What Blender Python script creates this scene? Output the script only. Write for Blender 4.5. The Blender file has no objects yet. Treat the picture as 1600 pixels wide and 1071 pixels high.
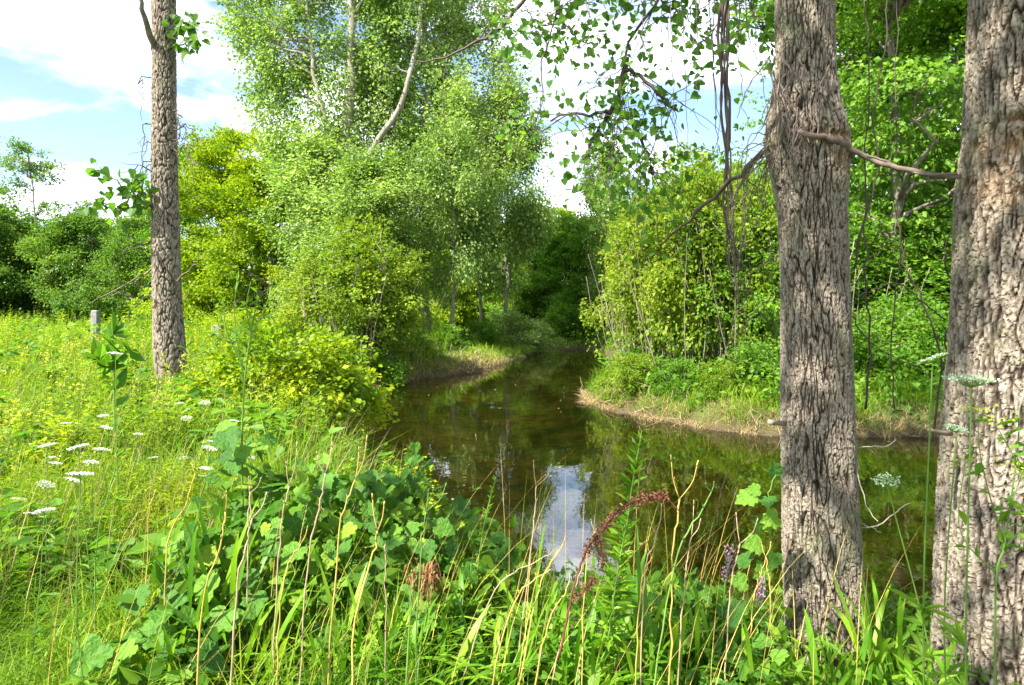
import bpy, math
import numpy as np
from mathutils import Vector

SC = bpy.context.scene
COL = SC.collection
rad = math.radians
rng = np.random.default_rng(11)

# ------------------------------------------------------------------ camera, sky, sun, exposure
CAMZ = 1.65
F = 1067.0            # focal length in photo pixels (1600 wide)
HOR = 474.0           # horizon row in the photo
cam_d = bpy.data.cameras.new("camera")
cam_d.sensor_width = 36.0
cam_d.lens = 36.0 * F / 1600.0
cam_d.shift_y = -(535.5 - HOR) / 1600.0
cam_d.clip_start = 0.05
cam_d.clip_end = 2000
cam = bpy.data.objects.new("camera", cam_d)
cam.location = (0, 0, CAMZ)
cam.rotation_euler = (rad(90), 0, 0)
COL.objects.link(cam)
SC.camera = cam

SUN_EL, SUN_AZ = 50.0, 229.0     # azimuth clockwise from +Y: behind the camera, to the left
world = bpy.data.worlds.new("World")
SC.world = world
world.use_nodes = True
wn, wl = world.node_tree.nodes, world.node_tree.links
wn.clear()
w_out = wn.new("ShaderNodeOutputWorld")
sky = wn.new("ShaderNodeTexSky")
sky.sky_type = 'NISHITA'
sky.sun_disc = False
sky.sun_elevation = rad(SUN_EL)
sky.sun_rotation = rad(SUN_AZ)
sky.air_density = 1.0
sky.dust_density = 0.6
bg1 = wn.new("ShaderNodeBackground"); bg1.inputs[1].default_value = 0.065
wl.new(sky.outputs[0], bg1.inputs[0])
bg2 = wn.new("ShaderNodeBackground"); bg2.inputs[1].default_value = 0.80
geo = wn.new("ShaderNodeTexCoord")
sep = wn.new("ShaderNodeSeparateXYZ"); wl.new(geo.outputs['Generated'], sep.inputs[0])
zz = wn.new("ShaderNodeMath"); zz.operation = 'MAXIMUM'; zz.inputs[1].default_value = 0.0
wl.new(sep.outputs[2], zz.inputs[0])
za = wn.new("ShaderNodeMath"); za.operation = 'ADD'; za.inputs[1].default_value = 0.22
wl.new(zz.outputs[0], za.inputs[0])
dv = wn.new("ShaderNodeVectorMath"); dv.operation = 'DIVIDE'
wl.new(geo.outputs['Generated'], dv.inputs[0])
cz = wn.new("ShaderNodeCombineXYZ")
for i in range(3): wl.new(za.outputs[0], cz.inputs[i])
wl.new(cz.outputs[0], dv.inputs[1])
wmap = wn.new("ShaderNodeMapping"); wmap.inputs['Location'].default_value = (1.4, 4.2, 0.3)
wl.new(dv.outputs[0], wmap.inputs[0])
cn = wn.new("ShaderNodeTexNoise"); cn.inputs['Scale'].default_value = 1.7; cn.inputs['Detail'].default_value = 9
cn.inputs['Roughness'].default_value = 0.55; cn.inputs['Distortion'].default_value = 0.25
wl.new(wmap.outputs[0], cn.inputs['Vector'])
cr = wn.new("ShaderNodeValToRGB")
cr.color_ramp.elements[0].position = 0.435; cr.color_ramp.elements[0].color = (0, 0, 0, 1)
cr.color_ramp.elements[1].position = 0.60; cr.color_ramp.elements[1].color = (1, 1, 1, 1)
wl.new(cn.outputs[0], cr.inputs[0])
cn2 = wn.new("ShaderNodeTexNoise"); cn2.inputs['Scale'].default_value = 3.1; cn2.inputs['Detail'].default_value = 7
wl.new(wmap.outputs[0], cn2.inputs['Vector'])
cr2 = wn.new("ShaderNodeValToRGB")
cr2.color_ramp.elements[0].position = 0.33; cr2.color_ramp.elements[0].color = (0.27, 0.31, 0.39, 1)
cr2.color_ramp.elements[1].position = 0.6; cr2.color_ramp.elements[1].color = (0.97, 0.98, 1.0, 1)
wl.new(cn2.outputs[0], cr2.inputs[0]); wl.new(cr2.outputs[0], bg2.inputs[0])
wmix = wn.new("ShaderNodeMixShader")
wl.new(cr.outputs[0], wmix.inputs[0]); wl.new(bg1.outputs[0], wmix.inputs[1]); wl.new(bg2.outputs[0], wmix.inputs[2])
wl.new(wmix.outputs[0], w_out.inputs[0])

sl = bpy.data.lights.new("sun", 'SUN')
sl.energy = 3.9
sl.angle = rad(0.5)
sl.color = (1.0, 0.95, 0.86)
sun = bpy.data.objects.new("sun", sl)
_a, _e = rad(SUN_AZ), rad(SUN_EL)
SUNV = Vector((math.sin(_a) * math.cos(_e), math.cos(_a) * math.cos(_e), math.sin(_e)))
sun.rotation_euler = SUNV.to_track_quat('Z', 'Y').to_euler()
sun.location = SUNV * 60
COL.objects.link(sun)

SC.view_settings.view_transform = 'Standard'
SC.view_settings.look = 'None'
SC.view_settings.gamma = 1.0
SC.view_settings.exposure = 2.25
SC.view_settings.use_curve_mapping = False
SC.cycles.max_bounces = 8
SC.cycles.diffuse_bounces = 4
SC.cycles.glossy_bounces = 3
SC.cycles.transmission_bounces = 6
SC.cycles.transparent_max_bounces = 8
SC.cycles.sample_clamp_indirect = 6.0

# ------------------------------------------------------------------ noise and mesh helpers
_perm = np.random.default_rng(5).permutation(256)
_perm = np.concatenate([_perm, _perm])
_gr = np.random.default_rng(6).normal(size=(256, 3))
_gr /= np.linalg.norm(_gr, axis=1)[:, None]

def noise(x, y, z):
    x, y, z = np.broadcast_arrays(np.asarray(x, float), np.asarray(y, float), np.asarray(z, float))
    xi, yi, zi = np.floor(x).astype(int), np.floor(y).astype(int), np.floor(z).astype(int)
    xf, yf, zf = x - xi, y - yi, z - zi
    fu = lambda t: t * t * t * (t * (t * 6 - 15) + 10)
    u, v, w = fu(xf), fu(yf), fu(zf)
    out = 0
    for dx in (0, 1):
        for dy in (0, 1):
            for dz in (0, 1):
                h = _perm[(_perm[(_perm[(xi + dx) & 255] + yi + dy) & 255] + zi + dz) & 255]
                g = _gr[h]
                d = g[..., 0] * (xf - dx) + g[..., 1] * (yf - dy) + g[..., 2] * (zf - dz)
                out = out + d * (u if dx else 1 - u) * (v if dy else 1 - v) * (w if dz else 1 - w)
    return out * 1.5

def nrm(a):
    a = np.asarray(a, float)
    return a / np.maximum(np.linalg.norm(a, axis=-1, keepdims=True), 1e-9)

def W(px, py, Y):
    """the point that stands at depth Y on the line of sight through photo pixel (px, py)"""
    return np.array([(px - 800.0) / F * Y, Y, CAMZ - (py - HOR) / F * Y])

class MB:
    def __init__(s):
        s.v = []; s.n = 0; s.f = []; s.at = {}
    def add(s, V, faces, **attr):
        V = np.asarray(V, float).reshape(-1, 3)
        for fa in faces:
            fa = np.asarray(fa, dtype=np.int64)
            if fa.size: s.f.append(fa + s.n)
        s.v.append(V); s.n += len(V)
        for k, a in attr.items(): s.at.setdefault(k, []).append(np.asarray(a, float).ravel())
    def mesh(s, name, mat, smooth=False):
        me = bpy.data.meshes.new(name)
        V = np.concatenate(s.v)
        me.vertices.add(len(V)); me.vertices.foreach_set('co', V.astype(np.float32).ravel())
        loops = np.concatenate([f.ravel() for f in s.f])
        tot = np.concatenate([np.full(len(f), f.shape[1]) for f in s.f])
        me.loops.add(len(loops)); me.loops.foreach_set('vertex_index', loops.astype(np.int32))
        me.polygons.add(len(tot))
        me.polygons.foreach_set('loop_start', np.concatenate([[0], np.cumsum(tot)[:-1]]).astype(np.int32))
        me.polygons.foreach_set('use_smooth', np.full(len(tot), bool(smooth)))
        me.update(calc_edges=True)
        for k, a in s.at.items():
            A = me.attributes.new(k, 'FLOAT', 'POINT'); A.data.foreach_set('value', np.concatenate(a).astype(np.float32))
        me.validate()
        me.materials.append(mat)
        return me
    def build(s, name, mat, parent=None, smooth=False):
        return link(name, s.mesh(name, mat, smooth), parent)

def link(name, me, parent=None):
    o = bpy.data.objects.new(name, me); COL.objects.link(o)
    if parent is not None: o.parent = parent
    return o

def empty(name, loc=(0, 0, 0)):
    o = bpy.data.objects.new(name, None); o.location = tuple(loc); o.empty_display_size = 0.2
    COL.objects.link(o)
    return o

def tag(o, label=None, cat=None, group=None, kind=None):
    if label: o['label'] = label
    if cat: o['category'] = cat
    if group: o['group'] = group
    if kind: o['kind'] = kind
    return o

def smooth_path(P, n):
    """Catmull-Rom through the points"""
    P = np.asarray(P, float)
    Q = np.vstack([2 * P[0] - P[1], P, 2 * P[-1] - P[-2]])
    out = []
    m = len(P) - 1
    for t in np.linspace(0, m, n):
        i = min(int(t), m - 1); u = t - i
        a, b, c, d = Q[i], Q[i + 1], Q[i + 2], Q[i + 3]
        out.append(0.5 * ((2 * b) + (c - a) * u + (2 * a - 5 * b + 4 * c - d) * u * u + (3 * b - a - 3 * c + d) * u ** 3))
    return np.array(out)

def tube(mb, P, R, k=6, **attr):
    P = np.asarray(P, float); n = len(P)
    R = np.broadcast_to(np.asarray(R, float), (n,))
    T = nrm(np.gradient(P, axis=0))
    ref = np.array([0.0, 1, 0]) if abs(T[0][1]) < 0.9 else np.array([1.0, 0, 0])
    A = nrm(np.cross(T, ref)); B = np.cross(T, A)
    th = np.arange(k) * 2 * math.pi / k
    V = P[:, None] + R[:, None, None] * (np.cos(th)[None, :, None] * A[:, None] + np.sin(th)[None, :, None] * B[:, None])
    V = V.reshape(-1, 3)
    i = np.arange(n - 1)[:, None] * k; j = np.arange(k)[None]; j2 = (j + 1) % k
    q = np.stack([i + j, i + j2, i + k + j2, i + k + j], -1).reshape(-1, 4)
    caps = np.array([list(range((n - 1) * k, n * k)), list(range(k - 1, -1, -1))])
    mb.add(V, [q, caps], **{a: np.full(len(V), b) for a, b in attr.items()})

LEAF = {   # templates: (side, along, lift), faces
    'rhomb': ([(0, 0, 0), (.5, .42, .10), (0, 1, 0), (-.5, .42, .10)], [[(0, 1, 2), (0, 2, 3)]]),
    'lance': ([(0, 0, 0), (.5, .3, .06), (.35, .65, .03), (0, 1, -.1), (-.35, .65, .03), (-.5, .3, .06)], [[(0, 1, 2, 3), (0, 3, 4, 5)]]),
    'heart': ([(0, 0, 0), (.3, -.06, .05), (.52, .16, .08), (.4, .5, .05), (.12, .85, 0), (0, 1, -.04), (-.12, .85, 0), (-.4, .5, .05), (-.52, .16, .08), (-.3, -.06, .05)],
              [[(0, 1, 2, 3, 4, 5), (0, 5, 6, 7, 8, 9)]]),
    'lobed': ([(0, 0, 0), (.16, -.14, .03), (.36, -.1, .03), (.50, .06, .05), (.44, .16, .08), (.60, .34, .02), (.50, .42, .06), (.44, .50, .04), (.34, .52, .07), (.34, .72, .03), (.22, .76, .04), (.12, .90, .01), (0, 1.04, -.05),
               (-.12, .90, .01), (-.22, .76, .04), (-.34, .72, .03), (-.34, .52, .07), (-.44, .50, .04), (-.50, .42, .06), (-.60, .34, .02), (-.44, .16, .08), (-.50, .06, .05), (-.36, -.1, .03), (-.16, -.14, .03), (0, .45, -.02)],
              [[(0, 1, 2, 3), (0, 3, 4, 24), (4, 5, 6, 24), (6, 7, 8, 24), (8, 9, 10, 24), (10, 11, 12, 24),
                (12, 13, 14, 24), (14, 15, 16, 24), (16, 17, 18, 24), (18, 19, 20, 24), (24, 20, 21, 0), (0, 21, 22, 23)]]),
}

def leaves(mb, C, D, N, L, Wd, kind='rhomb'):
    C = np.asarray(C, float); n = len(C)
    if n == 0: return
    D = nrm(D); S = nrm(np.cross(D, N)); N = np.cross(S, D)
    L = np.broadcast_to(np.asarray(L, float), (n,)); Wd = np.broadcast_to(np.asarray(Wd, float), (n,))
    tv, tf = LEAF[kind]; tv = np.array(tv)
    V = (C[:, None] + tv[None, :, 0, None] * Wd[:, None, None] * S[:, None]
         + tv[None, :, 1, None] * L[:, None, None] * D[:, None] + tv[None, :, 2, None] * L[:, None, None] * N[:, None])
    k = len(tv)
    mb.add(V, [(np.asarray(f)[None] + (np.arange(n) * k)[:, None, None]).reshape(-1, len(f[0])) for f in tf])

def blades(mb, B, H, az, lean, Wd, seg=3, droop=0.3, face=None):
    """arching grass blades: base B, length H, azimuth and strength of lean, width"""
    B = np.asarray(B, float); n = len(B)
    H = np.broadcast_to(H, (n,)); Wd = np.broadcast_to(Wd, (n,)); lean = np.broadcast_to(lean, (n,)); droop = np.broadcast_to(droop, (n,))
    d = np.stack([np.cos(az), np.sin(az), 0 * az], -1)
    fa = az + math.pi / 2 + (rng.normal(0, .6, n) if face is None else face)
    s = np.stack([np.cos(fa), np.sin(fa), 0 * fa], -1)
    t = np.linspace(0, 1, seg + 1)
    up = (t[None] - droop[:, None] * t[None] ** 2.6) * H[:, None]
    ou = (0.25 * t[None] + t[None] ** 2) * (lean * H)[:, None]
    P = B[:, None] + d[:, None] * ou[..., None] + np.array([0, 0, 1.0]) * up[..., None]
    w = (Wd[:, None] * 0.5 * (1 - t[None] ** 1.6) * (0.6 + 0.9 * t[None] - 0.5 * t[None] ** 2))
    Lf = P - s[:, None] * w[..., None]; Rt = P + s[:, None] * w[..., None]
    V = np.concatenate([np.stack([Lf[:, :-1], Rt[:, :-1]], 2).reshape(n, -1, 3), P[:, -1:]], 1)
    k = 2 * seg + 1
    o = (np.arange(n) * k)[:, None]
    q = []
    for i in range(seg - 1):
        q.append(np.concatenate([o + 2 * i, o + 2 * i + 1, o + 2 * i + 3, o + 2 * i + 2], 1))
    tri = np.concatenate([o + 2 * seg - 2, o + 2 * seg - 1, o + 2 * seg], 1)
    mb.add(V, ([np.concatenate(q)] if q else []) + [tri])

def rand_unit(n, up=0.0):
    v = rng.normal(size=(n, 3)); v[:, 2] += up
    return nrm(v)

# ------------------------------------------------------------------ materials
def new_mat(name):
    m = bpy.data.materials.new(name); m.use_nodes = True
    nt = m.node_tree; nt.nodes.clear()
    return m, nt.nodes, nt.links

def ramp(N, stops):
    r = N.new("ShaderNodeValToRGB"); e = r.color_ramp.elements
    e[0].position, e[0].color = stops[0][0], (*stops[0][1], 1)
    e[1].position, e[1].color = stops[-1][0], (*stops[-1][1], 1)
    for p, c in stops[1:-1]:
        q = e.new(p); q.color = (*c, 1)
    return r

def leaf_mat(name, cols, trans=0.48, tint=(1.35, 1.35, 0.6), rough=0.5, nscale=0.5, spec=0.22, obj_rand=0.0, namp=1.5):
    """cols: three colours from dark/cool to bright/yellow; every leaf (mesh island) takes its own, drifting slowly over the crown"""
    m, N, L = new_mat(name)
    out = N.new("ShaderNodeOutputMaterial")
    ge = N.new("ShaderNodeNewGeometry")
    no = N.new("ShaderNodeTexNoise"); no.inputs['Scale'].default_value = nscale; no.inputs['Detail'].default_value = 3
    L.new(ge.outputs['Position'], no.inputs['Vector'])
    mx = N.new("ShaderNodeMath"); mx.operation = 'MULTIPLY_ADD'; mx.inputs[1].default_value = 0.62
    ad = N.new("ShaderNodeMath"); ad.operation = 'MULTIPLY_ADD'; ad.inputs[1].default_value = namp; ad.inputs[2].default_value = .19 - namp / 2
    L.new(no.outputs[0], ad.inputs[0]); L.new(ge.outputs['Random Per Island'], mx.inputs[0]); L.new(ad.outputs[0], mx.inputs[2])
    last = mx.outputs[0]
    if obj_rand:
        oi = N.new("ShaderNodeObjectInfo")
        o2 = N.new("ShaderNodeMath"); o2.operation = 'MULTIPLY_ADD'; o2.inputs[1].default_value = obj_rand
        L.new(oi.outputs['Random'], o2.inputs[0]); L.new(last, o2.inputs[2])
        o3 = N.new("ShaderNodeMath"); o3.operation = 'SUBTRACT'; o3.inputs[1].default_value = obj_rand / 2
        L.new(o2.outputs[0], o3.inputs[0]); last = o3.outputs[0]
    r = ramp(N, [(0.0, cols[0]), (0.5, cols[1]), (1.0, cols[2])])
    L.new(last, r.inputs[0])
    p = N.new("ShaderNodeBsdfPrincipled"); p.inputs['Roughness'].default_value = rough
    p.inputs['Specular IOR Level'].default_value = spec
    L.new(r.outputs[0], p.inputs['Base Color'])
    mc = N.new("ShaderNodeMix"); mc.data_type = 'RGBA'; mc.blend_type = 'MULTIPLY'; mc.inputs[0].default_value = 1
    L.new(r.outputs[0], mc.inputs[6]); mc.inputs[7].default_value = (*tint, 1)
    tr = N.new("ShaderNodeBsdfTranslucent"); L.new(mc.outputs[2], tr.inputs[0])
    ms = N.new("ShaderNodeMixShader"); ms.inputs[0].default_value = trans
    L.new(p.outputs[0], ms.inputs[1]); L.new(tr.outputs[0], ms.inputs[2]); L.new(ms.outputs[0], out.inputs[0])
    return m

def veined_leaf_mat(name, cols):
    """broad leaf seen close: pale veins in the leaf's own coordinates, per-leaf colour"""
    m, N, L = new_mat(name)
    out = N.new("ShaderNodeOutputMaterial")
    tc = N.new("ShaderNodeTexCoord"); sp = N.new("ShaderNodeSeparateXYZ"); L.new(tc.outputs['Object'], sp.inputs[0])
    ab = N.new("ShaderNodeMath"); ab.operation = 'ABSOLUTE'; L.new(sp.outputs[0], ab.inputs[0])
    # side veins: lines y - 0.8|x| = const
    ma = N.new("ShaderNodeMath"); ma.operation = 'MULTIPLY_ADD'; ma.inputs[1].default_value = -0.75
    L.new(ab.outputs[0], ma.inputs[0]); L.new(sp.outputs[1], ma.inputs[2])
    sc = N.new("ShaderNodeMath"); sc.operation = 'MULTIPLY'; sc.inputs[1].default_value = 5.0; L.new(ma.outputs[0], sc.inputs[0])
    fr = N.new("ShaderNodeMath"); fr.operation = 'PINGPONG'; fr.inputs[1].default_value = 0.5; L.new(sc.outputs[0], fr.inputs[0])
    a1 = N.new("ShaderNodeMath"); a1.operation = 'LESS_THAN'; a1.inputs[1].default_value = 0.03; L.new(fr.outputs[0], a1.inputs[0])
    a2 = N.new("ShaderNodeMath"); a2.operation = 'LESS_THAN'; a2.inputs[1].default_value = 0.012; L.new(ab.outputs[0], a2.inputs[0])
    mxv = N.new("ShaderNodeMath"); mxv.operation = 'MAXIMUM'; L.new(a1.outputs[0], mxv.inputs[0]); L.new(a2.outputs[0], mxv.inputs[1])
    sv = N.new("ShaderNodeMath"); sv.operation = 'MULTIPLY'; sv.inputs[1].default_value = 0.22; L.new(mxv.outputs[0], sv.inputs[0])
    oi = N.new("ShaderNodeObjectInfo")
    no = N.new("ShaderNodeTexNoise"); no.inputs['Scale'].default_value = 5; no.inputs['Detail'].default_value = 5
    L.new(tc.outputs['Object'], no.inputs['Vector'])
    mx = N.new("ShaderNodeMath"); mx.operation = 'MULTIPLY_ADD'; mx.inputs[1].default_value = 0.4; mx.inputs[2].default_value = -0.2
    L.new(no.outputs[0], mx.inputs[0])
    ad = N.new("ShaderNodeMath"); ad.operation = 'ADD'; L.new(mx.outputs[0], ad.inputs[0]); L.new(oi.outputs['Random'], ad.inputs[1])
    r = ramp(N, [(0.0, cols[0]), (0.55, cols[1]), (0.9, cols[2]), (1.0, cols[3])])
    L.new(ad.outputs[0], r.inputs[0])
    vm = N.new("ShaderNodeMix"); vm.data_type = 'RGBA'; L.new(sv.outputs[0], vm.inputs[0])
    L.new(r.outputs[0], vm.inputs[6]); vm.inputs[7].default_value = (0.28, 0.36, 0.12, 1)
    bu = N.new("ShaderNodeBump"); bu.inputs['Strength'].default_value = 0.5; bu.inputs['Distance'].default_value = 0.04
    hh = N.new("ShaderNodeMath"); hh.operation = 'SUBTRACT'; L.new(no.outputs[0], hh.inputs[0]); L.new(sv.outputs[0], hh.inputs[1])
    L.new(hh.outputs[0], bu.inputs['Height'])
    p = N.new("ShaderNodeBsdfPrincipled"); p.inputs['Roughness'].default_value = 0.5; p.inputs['Specular IOR Level'].default_value = 0.25
    L.new(vm.outputs[2], p.inputs['Base Color']); L.new(bu.outputs[0], p.inputs['Normal'])
    tr = N.new("ShaderNodeBsdfTranslucent"); L.new(vm.outputs[2], tr.inputs[0])
    ms = N.new("ShaderNodeMixShader"); ms.inputs[0].default_value = 0.46
    L.new(p.outputs[0], ms.inputs[1]); L.new(tr.outputs[0], ms.inputs[2]); L.new(ms.outputs[0], out.inputs[0])
    return m

def bark_mat(name, dark, mid, light, scale=30, attr=True, bump=0.5, zs=0.25):
    m, N, L = new_mat(name)
    out = N.new("ShaderNodeOutputMaterial")
    p = N.new("ShaderNodeBsdfPrincipled"); p.inputs['Roughness'].default_value = 0.9; p.inputs['Specular IOR Level'].default_value = 0.15
    ge = N.new("ShaderNodeNewGeometry")
    mp = N.new("ShaderNodeMapping"); mp.inputs['Scale'].default_value = (1, 1, zs); L.new(ge.outputs['Position'], mp.inputs[0])
    no = N.new("ShaderNodeTexNoise"); no.inputs['Scale'].default_value = scale; no.inputs['Detail'].default_value = 8; no.inputs['Roughness'].default_value = 0.65
    L.new(mp.outputs[0], no.inputs['Vector'])
    if attr:
        at = N.new("ShaderNodeAttribute"); at.attribute_name = 'ridge'
        a = N.new("ShaderNodeMath"); a.operation = 'MULTIPLY_ADD'; a.inputs[1].default_value = 0.85
        b = N.new("ShaderNodeMath"); b.operation = 'MULTIPLY_ADD'; b.inputs[1].default_value = 1.1; b.inputs[2].default_value = -0.52
        L.new(no.outputs[0], b.inputs[0]); L.new(at.outputs['Fac'], a.inputs[0]); L.new(b.outputs[0], a.inputs[2]); fac = a.outputs[0]
    else:
        b = N.new("ShaderNodeMath"); b.operation = 'MULTIPLY_ADD'; b.inputs[1].default_value = 1.6; b.inputs[2].default_value = -0.3
        L.new(no.outputs[0], b.inputs[0]); fac = b.outputs[0]
    r = ramp(N, [(0.05, dark), (0.5, mid), (0.95, light)]); L.new(fac, r.inputs[0])
    # lichen and moss tint, broad patches
    n2 = N.new("ShaderNodeTexNoise"); n2.inputs['Scale'].default_value = 4.0; n2.inputs['Detail'].default_value = 6
    L.new(ge.outputs['Position'], n2.inputs['Vector'])
    r2 = ramp(N, [(0.52, (0, 0, 0)), (0.72, (0.5, 0.5, 0.5))]); L.new(n2.outputs[0], r2.inputs[0])
    mm = N.new("ShaderNodeMix"); mm.data_type = 'RGBA'; L.new(r2.outputs[0], mm.inputs[0]); L.new(r.outputs[0], mm.inputs[6])
    mm.inputs[7].default_value = (0.16, 0.17, 0.09, 1)
    col = mm.outputs[2]
    if attr:
        sc = N.new("ShaderNodeAttribute"); sc.attribute_name = 'scar'
        mo = N.new("ShaderNodeMix"); mo.data_type = 'RGBA'; L.new(sc.outputs['Fac'], mo.inputs[0]); L.new(col, mo.inputs[6])
        rs = ramp(N, [(0.3, (0.12, 0.045, 0.015)), (0.7, (0.42, 0.27, 0.12))]); L.new(no.outputs[0], rs.inputs[0])
        L.new(rs.outputs[0], mo.inputs[7]); col = mo.outputs[2]
    L.new(col, p.inputs['Base Color'])
    bu = N.new("ShaderNodeBump"); bu.inputs['Strength'].default_value = bump; bu.inputs['Distance'].default_value = 0.01
    L.new(no.outputs[0], bu.inputs['Height']); L.new(bu.outputs[0], p.inputs['Normal']); L.new(p.outputs[0], out.inputs[0])
    return m

def plain_mat(name, c1, c2, scale=20, rough=0.7, trans=0.0):
    m, N, L = new_mat(name)
    out = N.new("ShaderNodeOutputMaterial"); p = N.new("ShaderNodeBsdfPrincipled"); p.inputs['Roughness'].default_value = rough
    p.inputs['Specular IOR Level'].default_value = 0.25
    ge = N.new("ShaderNodeNewGeometry"); no = N.new("ShaderNodeTexNoise"); no.inputs['Scale'].default_value = scale; no.inputs['Detail'].default_value = 5
    L.new(ge.outputs['Position'], no.inputs['Vector'])
    a = N.new("ShaderNodeMath"); a.operation = 'MULTIPLY_ADD'; a.inputs[1].default_value = 0.5
    L.new(ge.outputs['Random Per Island'], a.inputs[0])
    b = N.new("ShaderNodeMath"); b.operation = 'MULTIPLY_ADD'; b.inputs[1].default_value = 1.2; b.inputs[2].default_value = -0.35
    L.new(no.outputs[0], b.inputs[0]); L.new(b.outputs[0], a.inputs[2])
    r = ramp(N, [(0.1, c1), (0.9, c2)]); L.new(a.outputs[0], r.inputs[0]); L.new(r.outputs[0], p.inputs['Base Color'])
    if trans:
        tr = N.new("ShaderNodeBsdfTranslucent"); L.new(r.outputs[0], tr.inputs[0])
        ms = N.new("ShaderNodeMixShader"); ms.inputs[0].default_value = trans
        L.new(p.outputs[0], ms.inputs[1]); L.new(tr.outputs[0], ms.inputs[2]); L.new(ms.outputs[0], out.inputs[0])
    else: L.new(p.outputs[0], out.inputs[0])
    return m

M = {}
M['poplar'] = leaf_mat('poplar_leaves', [(0.08, 0.15, 0.03), (0.19, 0.30, 0.06), (0.38, 0.47, 0.14)], 0.5, (1.35, 1.4, .75), rough=0.4, spec=0.4)
M['maple'] = leaf_mat('maple_leaves', [(0.07, 0.15, 0.006), (0.18, 0.28, 0.008), (0.33, 0.40, 0.010)], 0.5)
M['bright'] = leaf_mat('light_maple_leaves', [(0.05, 0.14, 0.012), (0.11, 0.23, 0.02), (0.21, 0.34, 0.045)], 0.5)
M['dark'] = leaf_mat('dark_tree_leaves', [(0.045, 0.13, 0.012), (0.10, 0.23, 0.02), (0.19, 0.34, 0.03)], 0.5)
M['hedge'] = leaf_mat('hedge_leaves', [(0.04, 0.11, 0.018), (0.10, 0.20, 0.025), (0.20, 0.30, 0.04)], 0.5)
M['shrub'] = leaf_mat('shrub_leaves', [(0.07, 0.15, 0.012), (0.15, 0.235, 0.016), (0.29, 0.36, 0.03)], 0.5)
M['bushg'] = leaf_mat('green_bush_leaves', [(0.05, 0.14, 0.012), (0.10, 0.22, 0.018), (0.21, 0.34, 0.03)], 0.5)
M['overhang'] = leaf_mat('cottonwood_leaves', [(0.04, 0.11, 0.015), (0.08, 0.19, 0.022), (0.15, 0.28, 0.04)], 0.58, obj_rand=0.7)
M['grape'] = veined_leaf_mat('grape_leaves', [(0.04, 0.13, 0.018), (0.09, 0.23, 0.022), (0.17, 0.33, 0.03), (0.30, 0.42, 0.03)])
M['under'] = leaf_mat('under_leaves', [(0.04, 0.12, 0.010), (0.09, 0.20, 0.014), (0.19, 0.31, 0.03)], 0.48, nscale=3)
M['grass'] = leaf_mat('grass_blades', [(0.05, 0.14, 0.008), (0.14, 0.26, 0.012), (0.30, 0.40, 0.03)], 0.5, nscale=0.9, namp=2.2)
M['weed'] = leaf_mat('meadow_weed_leaves', [(0.06, 0.15, 0.008), (0.17, 0.27, 0.010), (0.36, 0.42, 0.014)], 0.5, nscale=0.7, namp=2.6)
M['strap'] = leaf_mat('strap_leaves', [(0.05, 0.15, 0.008), (0.11, 0.26, 0.012), (0.24, 0.38, 0.03)], 0.45, nscale=2, rough=0.4, obj_rand=0.8)
M['straw'] = plain_mat('straw', (0.20, 0.13, 0.05), (0.45, 0.35, 0.17), 15, trans=0.2)
M['stalk'] = plain_mat('dry_stalk', (0.28, 0.17, 0.05), (0.50, 0.38, 0.09), 22)
M['stalk_tan'] = plain_mat('tan_stalk', (0.24, 0.15, 0.09), (0.46, 0.34, 0.22), 22)
M['stem'] = plain_mat('green_stem', (0.05, 0.12, 0.02), (0.14, 0.24, 0.04), 9)
M['white'] = plain_mat('white_petals', (0.62, 0.66, 0.55), (0.82, 0.83, 0.76), 60, trans=0.25)
M['umbelg'] = plain_mat('greenish_umbel', (0.35, 0.48, 0.28), (0.60, 0.70, 0.50), 60, trans=0.3)
M['purple'] = plain_mat('purple_petals', (0.26, 0.10, 0.24), (0.45, 0.24, 0.42), 60, trans=0.3)
M['rust'] = plain_mat('rust_seeds', (0.06, 0.022, 0.012), (0.15, 0.052, 0.03), 60)
M['yellow'] = plain_mat('yellow_florets', (0.28, 0.34, 0.02), (0.48, 0.50, 0.06), 60, trans=0.3)
M['bark'] = bark_mat('furrowed_bark', (0.018, 0.013, 0.009), (0.125, 0.098, 0.072), (0.30, 0.26, 0.21), 60, bump=0.9)
M['bark_far'] = bark_mat('far_bark', (0.05, 0.042, 0.035), (0.16, 0.13, 0.11), (0.33, 0.29, 0.25), 6, attr=False)
M['bark_stem'] = bark_mat('stem_bark', (0.08, 0.07, 0.05), (0.21, 0.18, 0.13), (0.36, 0.32, 0.24), 5, attr=False)
M['bark_pale'] = bark_mat('pale_bark', (0.09, 0.08, 0.065), (0.23, 0.21, 0.17), (0.40, 0.37, 0.31), 5, attr=False)
M['twig'] = plain_mat('dead_twig', (0.05, 0.035, 0.028), (0.20, 0.15, 0.12), 8)
M['twig_dark'] = plain_mat('dark_branch', (0.035, 0.024, 0.02), (0.12, 0.085, 0.07), 8)
M['twig_pale'] = plain_mat('bleached_twig', (0.30, 0.25, 0.20), (0.50, 0.44, 0.37), 8)
M['stone'] = plain_mat('weathered_post', (0.10, 0.10, 0.095), (0.26, 0.26, 0.24), 14)

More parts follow.
